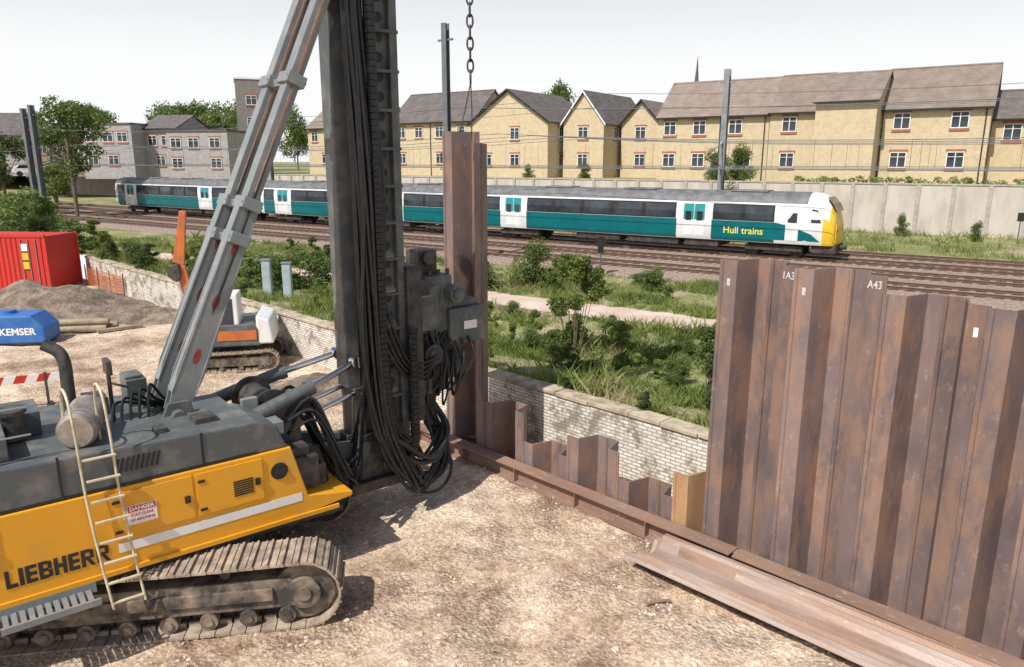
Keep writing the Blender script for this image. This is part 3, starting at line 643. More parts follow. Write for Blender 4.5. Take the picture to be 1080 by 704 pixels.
# ------------------------------------------------------------ train
train=empty('passenger_train',rp(-8.0,44.8,GZ+.29),(0,0,RA)); top(train,'teal and white passenger train on the railway tracks','train')
prof=[(-1.28,.80),(-1.36,1.0),(-1.36,2.45),(-1.27,3.05),(-1.08,3.34),(-.7,3.58),(-.25,3.68),(.25,3.68),(.7,3.58),(1.08,3.34),(1.27,3.05),(1.36,2.45),(1.36,1.0),(1.28,.80)]
CL=24.2
def yat(z):
    if z<2.45: return -1.36
    return -1.36+(z-2.45)/.6*.09
def carriage(x_front,cab):
    cg=empty('carriage',(x_front,0,0),(0,0,0),train)
    if cab: secs=[(0.0,.84,.50),(-.10,.93,.66),(-.30,.965,.80),(-.62,.985,.93),(-1.0,.995,.985),(-1.5,1,1),(-CL,1,1)]
    else: secs=[(0,1,1),(-CL,1,1)]
    q=MB(); n=len(prof); vs=[]
    for (x,sy,sz_) in secs:
        for (y,z) in prof:
            zz=.80+(z-.80)*sz_; vs.append((x,y*sy,zz))
    fs=[];mi=[]
    for k in range(len(secs)-1):
        for i in range(n-1):
            m_=1 if 3<=i<=9 and k>=(5 if cab else 0) else 0
            if cab and k<3 and (i in(0,1,11,12)): m_=2
            if cab and k<2: m_=2
            fs.append((k*n+i,k*n+i+1,(k+1)*n+i+1,(k+1)*n+i)); mi.append(m_)
        fs.append((k*n+n-1,k*n,(k+1)*n,(k+1)*n+n-1)); mi.append(0)
    fs.append(tuple(range(n))); mi.append(2 if cab else 0); fs.append(tuple(range((len(secs)-1)*n,len(secs)*n))); mi.append(0)
    q.v=vs;q.f=fs;q.m=mi
    q.obj('carriage_body',[TWHT,TROOF,TYEL],cg,smooth=True)
    if cab:
        w=MB(); pts=[]
        for (x,sy,sz_,ww) in((-.10,.93,.66,1.0),(-.30,.965,.80,1.02),(-.62,.985,.93,.95)):
            z=.80+(3.62-.80)*sz_; pts.append((x,ww,z))
        v=[]
        for x,ww,z in pts: v+= [(x+.07,-ww,z+.02),(x+.07,ww,z+.02)]
        w.add(v,[(0,1,3,2),(2,3,5,4)]); w.obj('windscreen',GLS,cg)
        w=MB(); w.bb(.004,.05,-1.0,1.0,.95,1.95); w.obj('cab_front_panel',TYEL,cg,bevel=.01)
        for s in(-.78,.78):
            w=MB(); w.bb(.0,.07,s-.13,s+.13,1.55,1.68); w.obj('headlight',GLS,cg)
        w=MB(); w.bb(-1.2,.1,-1.1,1.1,.35,.80); w.cyl((.1,0,.65),(.5,0,.65),.12); w.obj('front_coupler',UND,cg,bevel=.03)
        w=MB(); w.add([(-.72,-1.36,2.05),(-1.25,-1.372,2.05),(-1.25,-1.31,2.8),(-.95,-1.31,2.75)],[(0,1,2,3)]); w.obj('cab_side_window',GLS,cg)
        for side in(-1,1):
            w=MB(); y=side*1.368; w.add([(-.7,side*1.355,1.0),(-3.2,y,1.0),(-3.2,y,1.98),(-2.3,y,1.8),(-1.2,side*1.364,1.4)],[(0,1,2,3,4)]); w.obj('livery_band',TEAL,cg)
            w=MB(); w.add([(-1.9,side*1.372,1.0),(-2.6,side*1.372,1.0),(-2.6,side*1.372,2.6),(-1.9,side*1.36,2.6)],[(0,1,2,3)]); w.add([(-2.0,side*1.376,2.0),(-2.5,side*1.376,2.0),(-2.5,side*1.366,2.55),(-2.0,side*1.366,2.55)],[(0,1,2,3)],1); w.obj('door',[TWHT,GLS],cg)
    st=3.2 if cab else .4
    doors=[8.0,21.2]; dw=.75
    edges=[st]+[e for d in doors for e in(d-dw-.35,d+dw+.35)]+[CL-.4]
    for side in(-1,1):
        for k in range(0,len(edges),2):
            a,b_=-edges[k],-edges[k+1]
            w=MB(); 
            def quad(x0,x1,z0,z1,off,mi=0):
                y0=side*(-yat(z0)+off); y1=side*(-yat(z1)+off); w.add([(x0,y0,z0),(x1,y0,z0),(x1,y1,z1),(x0,y1,z1)],[(0,1,2,3)],mi)
            quad(a,b_,1.0,1.98,.006); w.add([(a,side*1.29,.82),(b_,side*1.29,.82),(b_,side*1.366,1.0),(a,side*1.366,1.0)],[(0,1,2,3)],0)
            w.obj('livery_band',TEAL,cg)
            nseg=max(1,round((a-b_)/2.1)); wl=(a-b_)/nseg
            w=MB(); quad(a-.05,b_+.05,2.0,2.45,.007); quad(a-.05,b_+.05,2.45,2.95,.007); w.obj('window_band',BLK,cg)
            for m_ in range(nseg):
                w=MB(); quad(a-m_*wl-.14,a-(m_+1)*wl+.14,2.08,2.45,.012); quad(a-m_*wl-.14,a-(m_+1)*wl+.14,2.45,2.86,.012); w.obj('window',GLS,cg)
        for d in doors:
            w=MB(); 
            for sg in(-1,1):
                xa=-d+sg*.02; xb=-d+sg*.66
                y0=side*1.372; y1=side*(-yat(2.9)+.012)
                w.add([(xa,y0,1.02),(xb,y0,1.02),(xb,y0,1.95),(xa,y0,1.95)],[(0,1,2,3)],0)
                w.add([(xa,y0,1.95),(xb,y0,1.95),(xb,y0,2.45),(xa,y0,2.45)],[(0,1,2,3)],1)
                w.add([(xa,y0,2.45),(xb,y0,2.45),(xb,y1,2.9),(xa,y1,2.9)],[(0,1,2,3)],1)
                w.add([(xa+sg*.15,y0+side*.006,1.9),(xb-sg*.12,y0+side*.006,1.9),(xb-sg*.12,y0+side*.006,2.45),(xa+sg*.15,y0+side*.006,2.45)],[(0,1,2,3)],2)
            w.obj('door',[TWHT,TEALL,GLS],cg)
    for x0,x1 in((-6.5,-8.6),(-9,-12.5),(-13,-16.2)):
        w=MB(); w.bb(x1,x0,-1.15,1.15,.38,.80); w.obj('underframe_box',UND,cg,bevel=.03)
    w=MB(); w.bb(-CL+.2,-.4,-1.1,1.1,.72,.80); w.obj('underframe',UND,cg)
    for bx in(-3.3,-CL+3.3):
        bg=MB(); bg.bb(bx-1.6,bx+1.6,-1.05,-.95,.35,.65); bg.bb(bx-1.6,bx+1.6,.95,1.05,.35,.65); bg.bb(bx-.3,bx+.3,-1,1,.35,.75)
        bo=bg.obj('bogie',UND,cg)
        for wx in(-1.25,1.25):
            w=MB(); 
            for s in(-.72,.72): w.cyl((bx+wx,s-.06,.38),(bx+wx,s+.06,.38),.40,n=24)
            w.cyl((bx+wx,-.72,.38),(bx+wx,.72,.38),.07); w.obj('wheelset',UND,bo,smooth=True)
    for x in(-5,-12,-18):
        w=MB(); w.bb(x-1.1,x+1.1,-.6,.6,3.62,3.74); w.obj('roof_unit',TROOF,cg,bevel=.05)
    return cg
c1=carriage(0,True); carriage(-CL-.45,False); carriage(-2*CL-.9,False)
for k in(1,2):
    q=MB(); x=-k*(CL+.45)+.225
    q.bb(x-.3,x+.3,-.9,.9,.95,3.2); q.obj('gangway',BLK,train)
text('Hull trains',.56,LETY,'train_lettering',c1,(-5.0,-1.378,1.42),bold=.006,extr=.002)

# ------------------------------------------------------------ overhead line
def mast(loc,h,mat,arm=1,name='overhead_line_mast',rot=RA,w=.16):
    t=empty(name,loc,(0,0,rot)); b=MB(); b.bb(-w,w,-w,-w+.03,0,h); b.bb(-w,w,w-.03,w,0,h); b.bb(-.012,.012,-w+.03,w-.03,0,h); b.bb(-.3,.3,-.3,.3,0,.2)
    b.obj('mast_column',mat,t)
    b=MB()
    L=3.0*arm
    b.cyl((0,0,5.2),(0,L,6.2),.04,n=8); b.cyl((0,0,6.9),(0,L,6.2),.04,n=8); b.cyl((0,0,5.2),(0,L*.9,5.0),.03,n=8); b.cyl((0,L*.6,5.9),(0,L*.9,5.0),.025,n=8)
    b.obj('cantilever_arm',mat,t)
    for z in(5.2,6.9): b=MB(); b.cyl((0,.15*arm,z),(0,.5*arm,z),.08,n=8); b.obj('insulator',WHT,t)
    b=MB(); b.bb(-.5,.5,-.05,.05,h-.9,h-.8); b.obj('cross_arm',mat,t)
    return t
G='masts carrying the overhead line'
top(mast(rp(-17.1,51.3,GZ),11.7,MAST,-1,w=.19),'grey steel overhead line mast beyond the train','overhead line mast',G)
top(mast(rp(-26.6,33,GZ),12.9,MASTD,1),'grey steel overhead line mast with cantilever','overhead line mast',G)
top(mast(rp(-74.5,33,GZ),10.6,MASTD,1,w=.22),'dark steel overhead line mast with cross arm','overhead line mast',G)
top(mast(rp(-76.5,33.2,GZ),10.4,MASTD,1,w=.22),'dark steel overhead line mast with cross arm','overhead line mast',G)
top(mast(rp(-65,51.3,GZ),9.5,MAST,-1),'grey steel overhead line mast beyond the train','overhead line mast',G)
top(mast(rp(-40,51.3,GZ),8.5,MAST,-1,w=.12),'grey steel overhead line mast beyond the train','overhead line mast',G)
top(mast(rp(-112,51.3,GZ),9.5,MAST,-1),'grey steel overhead line mast beyond the train','overhead line mast',G)
for i,(bb_,z) in enumerate([(36.9,5.0),(40.8,5.0),(44.8,5.1),(48.5,5.0),(36.9,6.3),(40.8,6.3),(44.8,6.3),(48.5,6.3),(51.3,9.6),(51.3,8.7),(33.2,7.6)]):
    q=MB(); pts=[]
    for k in range(0,49):
        x=-150+k*4; sag=(0.7*(((x+26.6)%48-24)/24)**2) if i>3 else 0
        pts.append((x,0,GZ+.29+z+sag))
    q.tube(pts,.018,n=5,sub=1)
    if 4<=i<=7:
        for k in range(0,48,1):
            x=-148+k*4; q.cyl((x,0,GZ+.29+5.0),(x,0,GZ+.29+6.3),.01,n=4)
    o=q.obj('overhead_wire',MASTD,None,rp(0,bb_,0),(0,0,RA),fix=False); top(o,'thin overhead electric wire above the tracks','overhead wire','wires of the overhead line')
# ------------------------------------------------------------ boundary wall
t=empty('boundary_wall',rp(0,67.0,GZ),(0,0,RA)); top(t,'long grey-beige concrete panel wall behind the railway','wall')
b=MB(); b.bb(-150,22,-.1,.1,-.3,3.85); b.obj('wall_panel',CONC,t)
b=MB(); b.bb(-150,22,-.16,.16,3.86,3.98); b.obj('wall_coping',CONP,t)
b=MB(); b.bb(-.14,.14,-.24,-.1,-.2,3.85); pm=b.obj('wall_post',CONP,t,(20,0,0))
for k in range(1,50): dup(pm,t,(20-2.4*k,0,0))

# ------------------------------------------------------------ houses
def window_mesh(w,h):
    b=MB(); f=.07
    b.bb(-w/2,w/2,-.05,.02,-h/2,-h/2+f); b.bb(-w/2,w/2,-.05,.02,h/2-f,h/2); b.bb(-w/2,-w/2+f,-.05,.02,-h/2+f,h/2-f); b.bb(w/2-f,w/2,-.05,.02,-h/2+f,h/2-f); b.bb(-f/2,f/2,-.04,.02,-h/2+f,h/2-f); b.bb(-w/2+f,w/2-f,-.035,.015,h*.18,h*.18+.04)
    b.bb(-w/2+f,w/2-f,-.01,.01,-h/2+f,h/2-f,1)
    b.bb(-w/2-.08,w/2+.08,-.06,-.0,-h/2-.2,-h/2-.002,2)
    b.bb(-w/2-.08,w/2+.08,-.04,-.0,h/2+.002,h/2+.2,2)
    return b
wm={}
def win(par,x,z,w=1.3,h=1.35,y=-.03,rot=0,loc=None):
    k=(w,h)
    if k not in wm:
        wm[k]=window_mesh(w,h).obj('window',[WHT,GLS,SILL],par,loc or (x,y,z),(0,0,rot))
        return wm[k]
    o=wm[k].copy(); COL.objects.link(o); o.parent=par; o.location=loc or (x,y,z); o.rotation_euler=(0,0,rot); return o
def house(loc,rot,W,D,E,A,gable='side',brick=HBRK,roof=ROOF,label='yellow brick two-storey house with brown tiled roof',wins=(),swins=(),door=None,barge=None,name='brick_house',cat='house',grp='houses beyond the railway',pipes=()):
    t=empty(name,loc,(0,0,rot)); top(t,label,cat,grp)
    b=MB()
    if gable=='side': b.prism([(0,-.5),(D,-.5),(D,E),(D/2,A-.12),(0,E)],-W/2,W/2,axis='x')
    else: b.prism([(-W/2,-.5),(W/2,-.5),(W/2,E),(0,A-.12),(-W/2,E)],0,D,axis='y')
    b.obj('wall',brick,t)
    b=MB(); o_=.35; th=.16
    if gable=='side':
        s=(A-E)/(D/2)
        for (y0,z0,y1,z1) in((-o_,E-o_*s,D/2,A),(D+o_,E-o_*s,D/2,A)): b.prism([(y0,z0),(y1,z1),(y1,z1+th),(y0,z0+th)],-W/2-.18,W/2+.18,axis='x')
        b.prism([(D/2-.14,A+th-.06),(D/2+.14,A+th-.06),(D/2,A+th+.07)],-W/2-.18,W/2+.18,axis='x')
        r=b.obj('roof',roof,t)
        q=MB(); q.bb(-W/2-.15,W/2+.15,-o_-.10,-o_-.0,E-o_*s-.02,E-o_*s+.12); q.obj('gutter',BLK if not barge else WHT,t)
        for x in pipes:
            q=MB(); q.cyl((x,-.08,0),(x,-.08,E-.1),.05,n=8); q.obj('drainpipe',BLK,t)
    else:
        s=(A-E)/(W/2)
        for sg in(-1,1):
            x0=sg*(W/2+o_); z0=E-o_*s; b.prism([(x0,z0),(0,A),(0,A+th),(x0,z0+th)],-.3,D+.3,axis='y')
        r=b.obj('roof',roof,t)
        q=MB()
        for sg in(-1,1):
            x0=sg*(W/2+o_); z0=E-o_*s; q.prism([(x0,z0-.08),(0,A-.08),(0,A+th),(x0,z0+th)],-.36,-.3,axis='y')
        q.obj('barge_board',barge or BLK,t)
    for x,z in wins: win(t,x,z)
    for y,z in swins: win(t,0,0,rot=R(90),loc=(W/2+.03,y,z),w=1.1)
    if door is not None:
        q=MB(); q.bb(door-.5,door+.5,-.06,.02,0,2.1); q.bb(door-.42,door+.42,-.08,-.06,.1,2.0,1); q.obj('door',[WHT,GLS],t)
    return t
UG=4.55
def hp(r,b): return rp(r,b,UG)
U,Lw=5.2,1.95
house(hp(-25.8,73.5),RA,11.2,8,6.3,9.7,wins=[(-4.3,U-.1),(-1.2,U-.1),(2.4,U-.1),(-4.3,Lw),(-1.2,Lw),(3.4,Lw)],pipes=(.9,5.2),label='yellow brick terrace house with brown roof behind the wall')
house(hp(-17.8,73.3),RA,4.6,8.5,6.4,9.8,wins=[(-.5,U),(-.5,Lw)],pipes=(1.9,),label='yellow brick terrace house with single window column')
house(hp(-13.0,70.4),RA,4.9,10,6.9,9.5,wins=[],label='projecting blank yellow brick house wing with brown roof')
house(hp(-6.5,73.0),RA,8.1,8.5,6.3,9.75,wins=[(-2.4,U),(1.9,U),(-2.4,Lw),(1.9,Lw)],pipes=(-3.9,3.7),label='yellow brick terrace house end with brown roof')
house(hp(-.9,75.5),RA,3.0,6,5.4,7.6,wins=[(0,4.2)],roof=ROOFD,label='low narrow yellow brick house with dark roof')
house(hp(4.5,73),RA,6.6,8,6.2,8.6,gable='front',wins=[(-1.6,U),(1.6,U),(0,Lw)],barge=WHT,roof=ROOFD,label='yellow brick gabled house with white barge boards')
house(hp(-50.5,74),RA,11,12,6.3,9.9,gable='front',roof=ROOFD,wins=[(-3,2.0),(1,5.0),(1,2.0)],swins=[(3,5.0),(7,5.0),(3,2),(7,2)],label='yellow brick gable-fronted house with dark roof')
house(hp(-41.8,76.5),RA,5.2,12,6.2,9.5,gable='front',roof=ROOFD,barge=WHT,wins=[(0,5.0),(0,2.0)],swins=[(3,5.0),(7,2)],label='yellow brick gabled house with white roof edge')
house(hp(-36.3,80),RA,4.8,12,6.0,8.5,gable='front',roof=ROOF,wins=[(0,5.0),(0,2.0)],label='yellow brick gabled house with brown roof')
house(hp(-31.9,84),RA,3.6,12,5.7,8.2,gable='front',roof=ROOF,barge=WHT,wins=[(0,5.0)],label='narrow yellow brick gabled house further back')
house(hp(-64,76),RA,14,9,6.9,10.6,wins=[(-5,5.5),(-2,5.5),(1.5,5.5),(5,5.5),(-5,2.2),(1.5,2.2),(5,2.2)],pipes=(0,),roof=ROOFD,label='long yellow brick house with brown roof near the mast')
house(hp(-81,76),RA,13,9,6.6,10.0,wins=[(-5,5.3),(-2,5.3),(2,5.3),(5,5.3),(-3,2.2),(3,2.2)],label='long yellow brick house with brown roof behind the rig')
def flat(loc,rot,W,D,H,brick,wins,label,name='grey_building',roofm=ROOFD):
    t=empty(name,loc,(0,0,rot)); top(t,label,'building','buildings beyond the railway')
    b=MB(); b.bb(-W/2,W/2,0,D,-.5,H); b.obj('wall',brick,t); b=MB(); b.bb(-W/2-.1,W/2+.1,-.1,D+.1,H+.002,H+.25); b.obj('roof',roofm,t)
    for x,z in wins: win(t,x,z,1.5,1.3)
    return t
flat(Vector((-54.5,102,UG)),R(-8),7.5,9,6.6,GBRK,[(-2.2,5.0),(.3,5.0),(2.4,5.0),(-2.2,2),(.8,2)],'grey rendered two-storey building with dark windows')
house(Vector((-48.3,104,UG)),R(-8),5.2,9,6.2,8.0,brick=GBRK,roof=ROOFD,wins=[(-1,4.6),(1,4.6),(0,1.9)],label='grey rendered house with dark slate roof',name='grey_house',grp='buildings beyond the railway')
flat(Vector((-41.5,100,UG)),R(-8),8.6,9,5.6,GBRK,[(-3,4.2),(-.5,4.2),(2.5,4.2),(-3,1.6),(2.5,1.6)],'grey rendered flat-roofed two-storey building')
flat(Vector((-38.0,112,UG)),R(20),4.2,6,13.4,M('dark_tower_wall',(.20,.17,.155),(.26,.24,.22)),[(0,10.5),(0,7.5)],'tall narrow dark building with white top',name='tower_building',roofm=WHT)
house(Vector((-70,118,UG)),R(5),12,9,5.0,7.6,brick=BRBRK,roof=ROOFD,wins=[(-3,3.6),(0,3.6),(3,3.6)],label='brown brick house with dark roof far off',grp='buildings beyond the railway')
house(Vector((-84,122,UG)),R(5),12,9,6.0,9.4,brick=GBRK,roof=ROOFD,wins=[(-3,4.6),(0,4.6),(3,4.6)],label='pale house with dark roof far off',grp='buildings beyond the railway')
t=empty('church_spire',(58.5,245,UG)); top(t,'distant grey church spire above the roofs','church spire'); b=MB(); b.bb(-1.2,1.2,-1.2,1.2,0,22); b.obj('tower',BRBRK,t); b=MB(); b.cyl((0,0,22.1),(0,0,34),1.0,.05,n=8); b.obj('spire',ROOFD,t)

# ------------------------------------------------------------ foliage
def leaves(clumps,n,size,seed):
    g=np.random.default_rng(seed); V=[];F=[]
    cw=np.array([c[3]**2 for c in clumps]); cw=cw/cw.sum()
    idx=g.choice(len(clumps),n,p=cw)
    for k,i in enumerate(idx):
        cx,cy,cz,cr=clumps[i]
        d=g.normal(size=3); d/=np.linalg.norm(d); rr=cr*(g.uniform(.25,1)**.45)*g.uniform(.8,1.2)
        p=np.array([cx,cy,cz])+d*rr*np.array([1,1,.8])
        u=g.normal(size=3); u/=np.linalg.norm(u); v=np.cross(u,d+g.normal(size=3)*.6); v/=(np.linalg.norm(v)+1e-6)
        s=size*g.uniform(.6,1.4); o=len(V)
        V+= [tuple(p-u*s*.5),tuple(p+v*s*.32),tuple(p+u*s*.5),tuple(p-v*s*.32)]; F.append((o,o+1,o+2,o+3))
    b=MB(); b.v=V;b.f=F;b.m=[0]*len(F); return b
def make_tree(name,loc,H,W,seed,mat=LF1,n=4200,leaf=.32,th=.35,trunk_r=.2,lab='leafy green tree standing beyond the railway',grp='trees around the railway',nc=24):
    g=random.Random(seed); t=empty(name,loc); top(t,lab,'tree',grp)
    cl=[]
    cz=H*(1+th)/2; rz=H*(1-th)/2
    for k in range(nc):
        a=g.uniform(0,6.28); zz=g.uniform(-1,1); rad=math.sqrt(max(0,1-zz*zz))*g.uniform(.25,.85)
        cl.append((math.cos(a)*rad*W/2,math.sin(a)*rad*W/2,cz+zz*rz*.8,W*g.uniform(.09,.2)))
    b=MB(); b.tube([(0,0,-.2),(g.uniform(-.1,.1),0,H*.3),(g.uniform(-.3,.3),0,H*.7)],trunk_r,n=8,sub=4)
    b.obj('trunk',BARK,t,fix=False)
    for c in cl[:10]:
        b=MB(); s=H*g.uniform(.25,.55); b.cyl((0,0,s),(c[0],c[1],c[2]),trunk_r*.4,trunk_r*.1,n=6); b.obj('limb',BARK,t)
    leaves(cl,n,leaf,seed).obj('crown',mat,t,fix=False)
    return t
def copy_tree(src,loc,sc,rz):
    c=dup(src,None,loc,(0,0,rz)); c.scale=sc; return c
t1=make_tree('tree',Vector((-44.5,76,GZ)),12.3,7.5,1,LF1,7000,.28,nc=34)
t2=make_tree('tree',Vector((-52,73,GZ)),8,5.5,2,LF2,5000,.28)
t3=make_tree('tree',Vector((-90,160,UG)),13,13,3,LF1,6000,.5,th=.15,nc=34)
t4=make_tree('tree',Vector((-112,170,UG)),12,12,8,LF2,5000,.5,th=.15,nc=26)
g_=random.Random(5)
for (x,y,s,sz_) in [(-105,165,1,1),(-120,160,1.1,.95),(-98,172,1,1.1),(-75,165,.9,1.05),(-62,160,.9,1.15),(-52,150,.9,1.1),(-66,150,.8,.95),(-82,150,.9,.9),(-57,165,1,1.2),(-70,172,1.1,1.1),(-44,155,.7,1.1),(-96,150,.9,.8),(-2,150,.75,1.22),(4,155,.7,1.1),(8,140,.7,1.18),(14,150,.6,1.15),(30,150,.9,.9),(39,155,.8,.95),(22,150,.6,.95),(34,160,.8,.95),(82,150,.7,1.15),(-30,140,.8,.7),(100,140,.7,.6),(-135,170,1.2,1),(-48,135,.5,.6),(-75,135,.7,.85),(-90,140,.8,.85),(-62,138,.6,.85)]:
    o=copy_tree(t3 if g_.random()<.6 else t4,Vector((x,y,UG)),(s,s,sz_),g_.uniform(0,6)); o['label']='leafy green tree far beyond the houses'
copy_tree(t1,Vector((-57,84,GZ)),(.8,.8,.75),2); copy_tree(t2,Vector((-62,80,GZ)),(1,1,.8),1); copy_tree(t2,Vector((-49,80,GZ)),(.8,.8,.7),3)
def make_bush(name,loc,H,W,seed,mat,n=1800,leaf=.11,lab='green leafy bush among weeds'):
    g=random.Random(seed); t=empty(name,loc); top(t,lab,'bush','bushes beside the railway'); cl=[]
    for k in range(20):
        a=g.uniform(0,6.28); rad=g.uniform(0,.8); z=g.uniform(.08,.9); k_=1-.5*z
        cl.append((math.cos(a)*rad*W/2*k_,math.sin(a)*rad*W/2*k_,z*H,W*g.uniform(.08,.19)))
    b=MB()
    for c in cl: b.cyl((c[0]*.15,c[1]*.15,-.1),(c[0],c[1],c[2]),.018,.006,n=5)
    b.obj('stems',BARK,t); leaves(cl,n,leaf,seed).obj('foliage',mat,t,fix=False); return t
def on(x,y): return Vector((x,y,gz(x,y)-.05))
b1=make_bush('bush',on(1.8,20.8),3.3,2.0,11,LF2,7500,.085,'tall light green sapling bush on the embankment')
b2=make_bush('bush',on(4.3,14.9),2.3,1.7,12,LF3,5500,.07,'dark ivy-like bush beside the sheet piles')
b3=make_bush('bush',on(1.0,33.5),2.3,3.0,13,LF1,5000,.10,'dark green bush beside the tracks')
g_=random.Random(9)
BL=[(b2,4.9,14.2,.95),(b2,5.3,15.2,.9),(b3,3.2,22.3,.45),(b3,.6,21.5,.4),(b1,3.1,20.0,.5),(b3,6.5,32.5,.5),(b3,-9.0,33.5,1.0),(b3,-10.6,32.5,.9),(b3,-12,35,.8),(b3,-30,46,1.5),(b3,-33.5,47,1.6),(b2,-28,44,1.5),(b3,-26,43.5,.8),(b2,-37,52,2.2),(b3,-19,37,.6),(b1,-15,33,.5),(b2,-22,40,.8),(b1,-21,38,.6),(b2,-17.5,34.6,.7),(b1,-12.3,29.5,.55),(b2,-2.6,19.4,.45),(b1,-.6,17.6,.35),(b3,2.0,17.5,.3),(b2,-5.5,24,.5),(b3,7.0,19,.5),(b1,8,24,.6),(b3,-40,60,1.6),(b3,-36,57,1.2),(b1,-24,41,.7),(b1,-18,36.5,.5),(b1,-13.5,31.5,.5),(b1,-16,35.5,.45),(b1,-11,34,.5),(b3,-14,37,.5),(b1,-26,46,.7),(b3,-22.5,43,.6),(b1,-31,50,.8),(b3,4.2,18.2,.35),(b1,3.0,17.2,.3),(b1,5.6,18,.45),(b3,5.2,21.0,.35),(b1,1.5,18.8,.3),(b1,-3.5,21.5,.35),(b1,2.6,34.0,.7),(b3,-1.2,33.2,.7),(b2,2.7,14.35,.35),(b2,1.2,15.75,.25),(b1,-1.4,18.4,.22),(b2,-10.2,27.4,.45),(b1,-14.2,31.0,.35)]
# extra weeds scattered between wall and tracks
n=0
while n<95:
    x=g_.uniform(-30,8); y=g_.uniform(15,45); w_=(x+y)*.70711; bb_=-x*SR+y*CR
    if w_<12.6 or bb_>33 or 23.0<bb_<27.0: continue
    if abs(x-1.8)<.6 and abs(y-20.8)<.6: continue
    if abs(x+9.3)<1.6 and 26<y<30: continue
    BL.append((g_.choice([b1,b1,b2,b3]),x,y,g_.uniform(.14,.34)*(1 if y<26 else 1.4))); n+=1
for (src,x,y,s) in BL:
    o=dup(src,None,on(x,y),(0,0,g_.uniform(0,6))); o.scale=(s*g_.uniform(1,1.4),s*g_.uniform(1,1.4),s*g_.uniform(.7,1.1)); o['label']='green leafy bush among weeds beside the railway'
for (r,b_,s) in [(-21,65.3,1.5),(-7,64.5,.7),(-2,63,.6),(3,64,.8),(-30,66,.8),(8,60,.5)]:
    o=dup(b3,None,rp(r,b_,GZ-.05),(0,0,g_.uniform(0,6))); o.scale=(s*.8,s*.8,s*1.1); o['label']='green leafy bush against the boundary wall'
for (r,b_,s) in [(-21.5,69,1.5),(-23.5,69,1.3),(-38,70,.8),(-45,70,.7),(-70,69,.9),(-90,69,1.2)]:
    o=dup(b3,None,rp(r,b_,UG-.1),(0,0,g_.uniform(0,6))); o.scale=(s,s,s); o['label']='green garden bush above the boundary wall'
cl=[(x+g_.uniform(-.2,.2),g_.uniform(-.2,.2),g_.uniform(0,.35),g_.uniform(.2,.42)) for x in frange(-14,12,.45)]
o=leaves(cl,5500,.14,21).obj('hedge',LF2,None,rp(-2,67.9,UG+.1),(0,0,RA),fix=False); top(o,'low green hedge along the top of the wall','hedge')
def grass():
    V=[];F=[];g=np.random.default_rng(4)
    def tuft(X,Y,z,h,nb,sp):
        for _ in range(nb):
            a=g.uniform(0,6.283); bx,by=X+g.normal()*sp,Y+g.normal()*sp; w=.010+.007*h; l=h*g.uniform(.5,1.1); le=l*g.uniform(.1,.6); a2=g.uniform(0,6.283)
            o=len(V); dx,dy=math.cos(a2)*w*(1+h*2),math.sin(a2)*w*(1+h*2)
            V.extend([(bx-dx,by-dy,z),(bx+dx,by+dy,z),(bx+math.cos(a)*le+dx*.3,by+math.sin(a)*le+dy*.3,z+l*.7),(bx+math.cos(a)*le*1.7,by+math.sin(a)*le*1.7,z+l)])
            F.append((o,o+1,o+2)); F.append((o,o+2,o+3))
    n=0
    while n<14500:
        X=g.uniform(-34,16);Y=g.uniform(13,56)
        w=(X+Y)*.70711; bb_=-X*SR+Y*CR; rr=X*CR+Y*SR
        if w<12.05 or bb_>33.7 or 23.8+pe(rr)<bb_<26.1+pe(rr): continue
        if g.random()>(22/Y)**1.0: continue
        k=mnoise.noise(Vector((X*.35,Y*.35,0)))+.4*mnoise.noise(Vector((X*1.2,Y*1.2,4)))
        if k<-.1 and g.random()<.8: continue
        h=(.14+.42*max(0,k+.15))*g.uniform(.6,1.6); tuft(X,Y,gz(X,Y)-.02,h,7,.08); n+=1
    n=0
    while n<3000:
        r=g.uniform(-60,22); b_=g.uniform(51,66.7); p=rp(r,b_); 
        if mnoise.noise(Vector((p.x*.25,p.y*.25,5)))<-.2: continue
        tuft(p.x,p.y,GZ-.02,g.uniform(.2,.6),6,.2); n+=1
    b=MB(); b.v=V;b.f=F;b.m=[0]*len(F); return b.obj('grass',GRS,fix=False)
top(grass(),'rough grass and weeds beside the tracks','grass',kind='stuff')

# ------------------------------------------------------------ site objects
t=empty('red_container',(-26.4,38.2,0),(0,0,R(-6))); top(t,'red corrugated steel site container beside the brick wall','container')
b=MB(); b.bb(-3.4,3.2,-1.15,1.15,.1,2.75)
x=-3.35
while x<1.6: b.prism([(x,-1.15),(x+.05,-1.2),(x+.15,-1.2),(x+.2,-1.15)],.2,2.65,axis='z'); x+=.27
b.obj('container_body',RED,t)
b=MB()
for x in(-3.4,3.15): 
    for y in(-1.19,1.12): b.bb(x,x+.12,y,y+.08,.0,2.8)
b.bb(-3.4,3.27,-1.21,-1.13,2.7,2.84); b.bb(-3.4,3.27,-1.21,-1.13,.0,.14); b.obj('container_frame',RED,t)
b=MB(); b.bb(1.75,3.0,-1.19,-1.152,.15,2.65); d=b.obj('door',RED,t)
for x in(1.95,2.35,2.75): b=MB(); b.cyl((x,-1.22,.2),(x,-1.22,2.6),.025,n=8); b.obj('lock_rod',GRYL,d)
for z,mt in((2.2,WHT),(1.75,TYEL),(1.3,TYEL)):
    b=MB(); b.bb(2.0,2.32,-1.265,-1.255,z-.18,z+.18); b.obj('notice_board',mt,t)
t=empty('blue_tank',(-17.85,25.9,0),(0,0,R(8))); top(t,'blue plastic storage tank with white lettering on gravel','tank')
b=MB(); b.prism([(-1.2,.08),(1.15,.08),(1.15,.65),(.75,1.08),(-1.0,1.12),(-1.2,.9)],-.6,.6); b.obj('tank_body',BLUE,t,bevel=.06)
